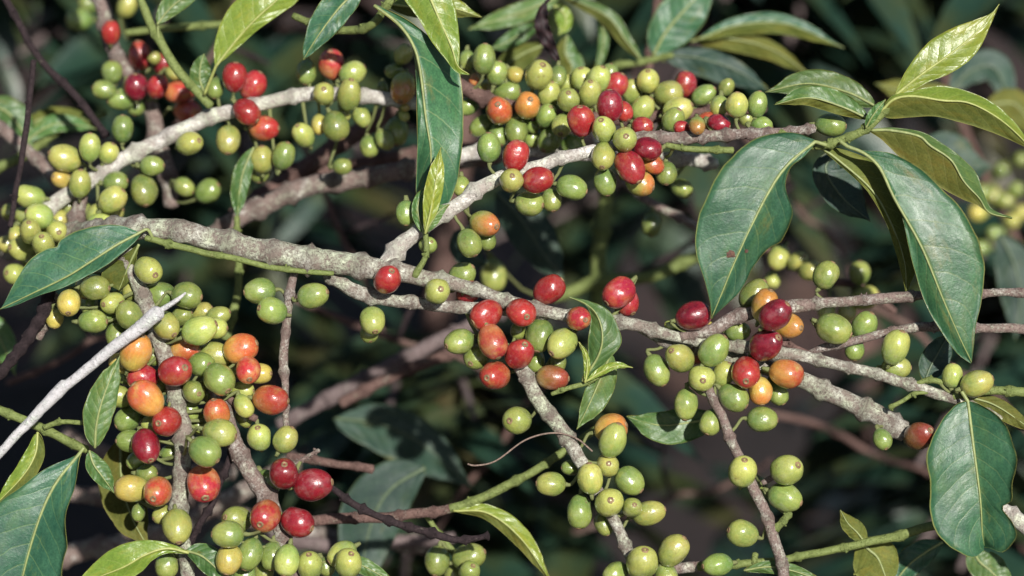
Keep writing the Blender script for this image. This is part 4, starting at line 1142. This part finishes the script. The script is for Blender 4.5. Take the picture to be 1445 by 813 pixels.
# ------------------------------------------------------------------ ground
def ground():
    N = 60
    verts, faces = [], []
    def grid(u):                                    # fine near, coarse far
        s = u * 2 - 1
        return math.copysign(abs(s) ** 3 * 150, s)
    for i in range(N + 1):
        for j in range(N + 1):
            x, y = grid(i / N), grid(j / N) + 2
            z = 0.05 * noise.noise(Vector((x * 0.7, y * 0.7, 0))) if abs(x) < 12 and abs(y) < 12 else 0
            verts.append((x, y, z))
    for i in range(N):
        for j in range(N):
            a = i * (N + 1) + j
            faces.append((a, a + N + 1, a + N + 2, a + 1))
    m, nt, bs, out = new_mat('soil')
    b = NB(nt)
    tc = b.n('ShaderNodeTexCoord')
    n1 = b.noise(tc.outputs['Object'], 2.6, 6.0, 0.62)
    n2 = b.noise(tc.outputs['Object'], 40.0, 5.0, 0.7)
    f = b.math('ADD', b.math('MULTIPLY', n1, 0.65), b.math('MULTIPLY', n2, 0.35))
    c = b.ramp(f, [(0.40, (0.004, 0.0025, 0.0025)), (0.52, (0.020, 0.0115, 0.010)), (0.64, (0.080, 0.042, 0.036))])  # near-black patches put the background's shade into the soil colour
    b.l(c, bs.inputs['Base Color'])
    bs.inputs['Roughness'].default_value = 0.95
    b.l(b.bump(f, 1.0, 0.03), bs.inputs['Normal'])
    o = link('ground', mesh_from('ground', verts, faces, [m]))
    o['kind'] = 'structure'
    return o


ground()


def add_leaf_simple(verts, faces, uvs, base, d, up, L, Wd, droop):
    """one whole coffee leaf, 3 x 7 vertices, folded along its midrib and drooping"""
    side = d.cross(up).normalized()
    nrm = side.cross(d).normalized()
    n0 = len(verts)
    for i in range(7):
        t = i / 6
        p = base + d * (L * t) + Vector((0, 0, -droop * L * t * t))
        w = prof(t) * Wd
        for j in (-1, 0, 1):
            verts.append(p + side * (w * j) + nrm * (abs(j) * w * 0.3))
            uvs.append(((j + 1) / 2, t))
    for i in range(6):
        for j in range(2):
            a = n0 + i * 3 + j
            faces.append((a, a + 1, a + 4, a + 3))


def bush(label, base, trunkpts, cents, seed, kind='F', name='coffee_bush'):
    """a whole shrub: trunk, limbs, and leaf pairs set along the limbs"""
    R = random.Random(seed)
    root = thing(name, label, 'bush', base, 'coffee bushes behind the fruiting branches')
    base = Vector(base)
    tp = [Vector(p) for p in trunkpts]
    path = [Vector(cr([tuple(p) for p in tp], i / 20)) for i in range(21)]
    v, f = tube_geo([p - base for p in path], [0.02 * (1 - 0.6 * i / 20) for i in range(21)], 10)
    link('trunk', mesh_from('trunk', v, f, [BM['brown']]), root)
    verts, faces, uvs = [], [], []
    lv, lf = [], []
    for (c, rad, n, ls) in cents:
        c = Vector(c)
        src = min(path, key=lambda p: (p - c).length + 0.4 * abs(p.z - c.z + 0.15))
        for k in range(n):
            end = c + Vector((R.gauss(0, 1), R.gauss(0, 1), R.gauss(0, 0.8))) * rad * 0.6
            mid = src.lerp(end, 0.5) + Vector((0, 0, 0.12 * (end - src).length))
            pp = [Vector(cr([tuple(src), tuple(mid), tuple(end)], i / 14)) for i in range(15)]
            a, b = tube_geo([p - base for p in pp], [0.006 - 0.004 * i / 14 for i in range(15)], 6)
            o0 = len(lv)
            lv += a
            lf += [tuple(q + o0 for q in g) for g in b]
            for i in range(5, 15, 2):
                p = pp[i] - base
                t = (pp[min(i + 1, 14)] - pp[i - 1]).normalized()
                for sgn in (-1, 1):
                    sd = t.cross(Vector((0, 0, 1))).normalized() * sgn
                    d = (sd + t * R.uniform(0.1, 0.9) + Vector((0, 0, R.uniform(-0.5, 0.35)))).normalized()
                    up = Vector((R.gauss(0, 0.35), R.gauss(0, 0.35), 1)).normalized()
                    L = ls * R.uniform(0.7, 1.25)
                    add_leaf_simple(verts, faces, uvs, p, d, up, L, L * R.uniform(0.13, 0.19), R.uniform(0.1, 0.6))
    link('limb', mesh_from('limb', lv, lf, [BM['dim']]), root)
    link('foliage', mesh_from('foliage', verts, faces, [LM[kind]], None, uvs), root)
    return root


def near(x, y, m):
    """point m metres behind the focus plane, seen at photo position x, y"""
    return at(x, y, m / S)


def gp(p):
    return (p[0], p[1], 0.0)


B1 = near(330, 120, 0.75)
bush('coffee bush with dark leaves standing behind the upper left branches', gp(B1),
     [gp(B1), (B1.x + 0.02, B1.y, 0.5), (B1.x - 0.02, B1.y, 1.1), (B1.x + 0.03, B1.y - 0.02, 1.75)],
     [(near(60, 60, 0.45), 0.10, 6, 0.11), (near(480, 110, 0.5), 0.10, 6, 0.11), (near(250, 330, 0.6), 0.10, 4, 0.11), (near(300, -320, 0.5), 0.22, 14, 0.13), (near(0, -500, 0.7), 0.3, 14, 0.13)], 11)  # last two clusters, unseen above the view, are added to shade the background
B2 = near(620, 600, 0.6)
bush('coffee bush with dark teal leaves standing behind the lower middle of the branches', gp(B2),
     [gp(B2), (B2.x + 0.03, B2.y, 0.35), (B2.x - 0.01, B2.y, 0.7), (B2.x + 0.02, B2.y, 1.0)],
     [(near(570, 640, 0.35), 0.08, 5, 0.10), (near(720, 740, 0.4), 0.08, 5, 0.10), (near(520, 780, 0.45), 0.08, 4, 0.10), (near(470, 560, 0.6), 0.08, 3, 0.10)], 12)
B3 = near(1290, 60, 0.95)
bush('coffee bush with dark leaves standing behind the top right shoot', gp(B3),
     [gp(B3), (B3.x - 0.03, B3.y, 0.6), (B3.x, B3.y, 1.2), (B3.x - 0.02, B3.y - 0.03, 1.9)],
     [(near(800, 40, 0.55), 0.10, 5, 0.11), (near(1080, 40, 0.6), 0.10, 5, 0.11), (near(1330, 60, 0.7), 0.12, 6, 0.11), (near(1000, -330, 0.5), 0.25, 14, 0.13), (near(1300, -400, 0.6), 0.3, 14, 0.13), (near(1150, -700, 1.3), 0.4, 14, 0.14), (near(500, -700, 1.3), 0.4, 14, 0.14), (near(740, 330, 0.6), 0.07, 4, 0.11), (near(650, -450, 0.5), 0.25, 12, 0.13)], 13)  # clusters far above the view are unseen, added to block sun and sky
B4 = near(1500, 560, 0.7)
bush('coffee bush with dark leaves standing behind the right edge of the branches', gp(B4),
     [gp(B4), (B4.x, B4.y, 0.4), (B4.x - 0.03, B4.y, 0.8), (B4.x + 0.02, B4.y, 1.3)],
     [(near(1400, 380, 0.5), 0.08, 5, 0.10), (near(1210, 660, 0.75), 0.08, 5, 0.10), (near(1000, 760, 0.7), 0.07, 4, 0.10), (near(1420, 520, 0.5), 0.07, 4, 0.10), (near(1330, 790, 0.4), 0.08, 5, 0.10), (near(1490, 700, 0.4), 0.1, 4, 0.10)], 14)  # second cluster is added to darken the gap at lower right

TW = random.Random(77)
for n_, (x, y, m_, dx, dy) in enumerate([(560, 480, 0.22, 150, 60), (1000, 330, 0.30, 120, -70), (700, 640, 0.30, -90, 120), (1230, 640, 0.34, 160, 60), (130, 480, 0.20, 120, -60), (480, 330, 0.26, 60, 140),
                                         (950, 700, 0.36, 140, -50), (1340, 520, 0.30, 110, 90), (310, 60, 0.26, -60, 120), (1130, 300, 0.40, 90, 120)]):
    key = 'bare%d' % n_
    words_ = ['above the grey sticks at centre', 'left of the big hanging leaf', 'under the central red cherries', 'in the dark gap at lower right', 'left of the bone-white stick', 'under the thick middle branch',
              'in the dark gap below the right-hand cherries', 'behind the right-hand forks', 'near the bright red cherries at upper left', 'behind the big hanging leaf']
    branch(key, 'faint blurred bare twig ' + words_[n_], (x, y, m_ / S), 'bare_twig', 'twig', 'faint twigs deep in the shrub')
    z_ = m_ / S
    stem(key, [(x - dx, y - dy, 5), (x - dx * 0.4, y - dy * 0.5 + TW.uniform(-12, 12), 5), (x, y, 4.5), (x + dx * 0.5, y + dy * 0.4 + TW.uniform(-12, 12), 4), (x + dx, y + dy, 3)], TW.choice(['brown', 'dark', 'brown']), z=z_, node=(70, 0.3))
    stem(key, [(x, y, 4), (x + dy * 0.3, y - dx * 0.25, 3.5), (x + dy * 0.5 + 10, y - dx * 0.5, 2.5)], 'dark', 'side_twig', z_, node=(60, 0.3))


# ------------------------------------------------------------------ fallen leaves on the ground
def litter():
    R = random.Random(5)
    verts, faces, uvs = [], [], []
    for k in range(1500):
        x, y = R.uniform(-3.0, 3.0), R.uniform(0.3, 6.5)
        z = 0.05 * noise.noise(Vector((x * 0.7, y * 0.7, 0))) + R.uniform(0.012, 0.03)
        a = R.uniform(0, 6.28)
        L = R.uniform(0.05, 0.13)
        add_leaf_simple(verts, faces, uvs, Vector((x, y, z)), Vector((math.cos(a), math.sin(a), R.uniform(-0.1, 0.25))),
                        Vector((R.gauss(0, 0.3), R.gauss(0, 0.3), 1)).normalized(), L, L * 0.22, R.uniform(-0.1, 0.2))
    m = plain_mat('dead_leaf', (0.13, 0.075, 0.056), 0.8, scale=14.0, col2=(0.022, 0.012, 0.010))
    o = link('leaf_litter', mesh_from('leaf_litter', verts, faces, [m], None, uvs))
    o['kind'] = 'stuff'
    o['label'] = 'brown fallen leaves lying on the dark soil'


litter()

# ------------------------------------------------------------------ camera, light
cam = bpy.data.cameras.new('camera')
co = bpy.data.objects.new('camera', cam)
COL.objects.link(co)
co.location = CAM
co.rotation_euler = (math.radians(90) - PITCH, 0, 0)
cam.sensor_width = 36
cam.lens = 36 * D0 / (W * S)
cam.clip_start = 0.05
cam.clip_end = 500
cam.dof.use_dof = True
cam.dof.focus_distance = D0 - 0.004
cam.dof.aperture_fstop = 3.3
cam.dof.aperture_blades = 7
scene.camera = co

EL, AZ = math.radians(38), math.radians(161)       # azimuth clockwise from +Y: behind the camera, to its right
sun_dir = Vector((math.sin(AZ) * math.cos(EL), math.cos(AZ) * math.cos(EL), math.sin(EL)))
sl = bpy.data.lights.new('sun', 'SUN')
sl.energy = 4.9
sl.angle = math.radians(1.2)
sl.color = (1.0, 0.96, 0.90)
so = bpy.data.objects.new('sun', sl)
COL.objects.link(so)
so.rotation_mode = 'QUATERNION'
so.rotation_quaternion = Vector((0, 0, 1)).rotation_difference(sun_dir)
so.location = (0, -3, 5)

w = bpy.data.worlds.new('World')
scene.world = w
w.use_nodes = True
nt = w.node_tree
sky = nt.nodes.new('ShaderNodeTexSky')
sky.sky_type = 'NISHITA'
sky.sun_disc = False
sky.sun_elevation = EL
sky.sun_rotation = AZ
nt.links.new(sky.outputs[0], nt.nodes['Background'].inputs['Color'])
nt.nodes['Background'].inputs['Strength'].default_value = 0.05

scene.view_settings.view_transform = 'Standard'
scene.view_settings.look = 'None'
scene.view_settings.exposure = 0.44
scene.view_settings.gamma = 1.0
scene.view_settings.use_curve_mapping = False
scene.cycles.max_bounces = 6
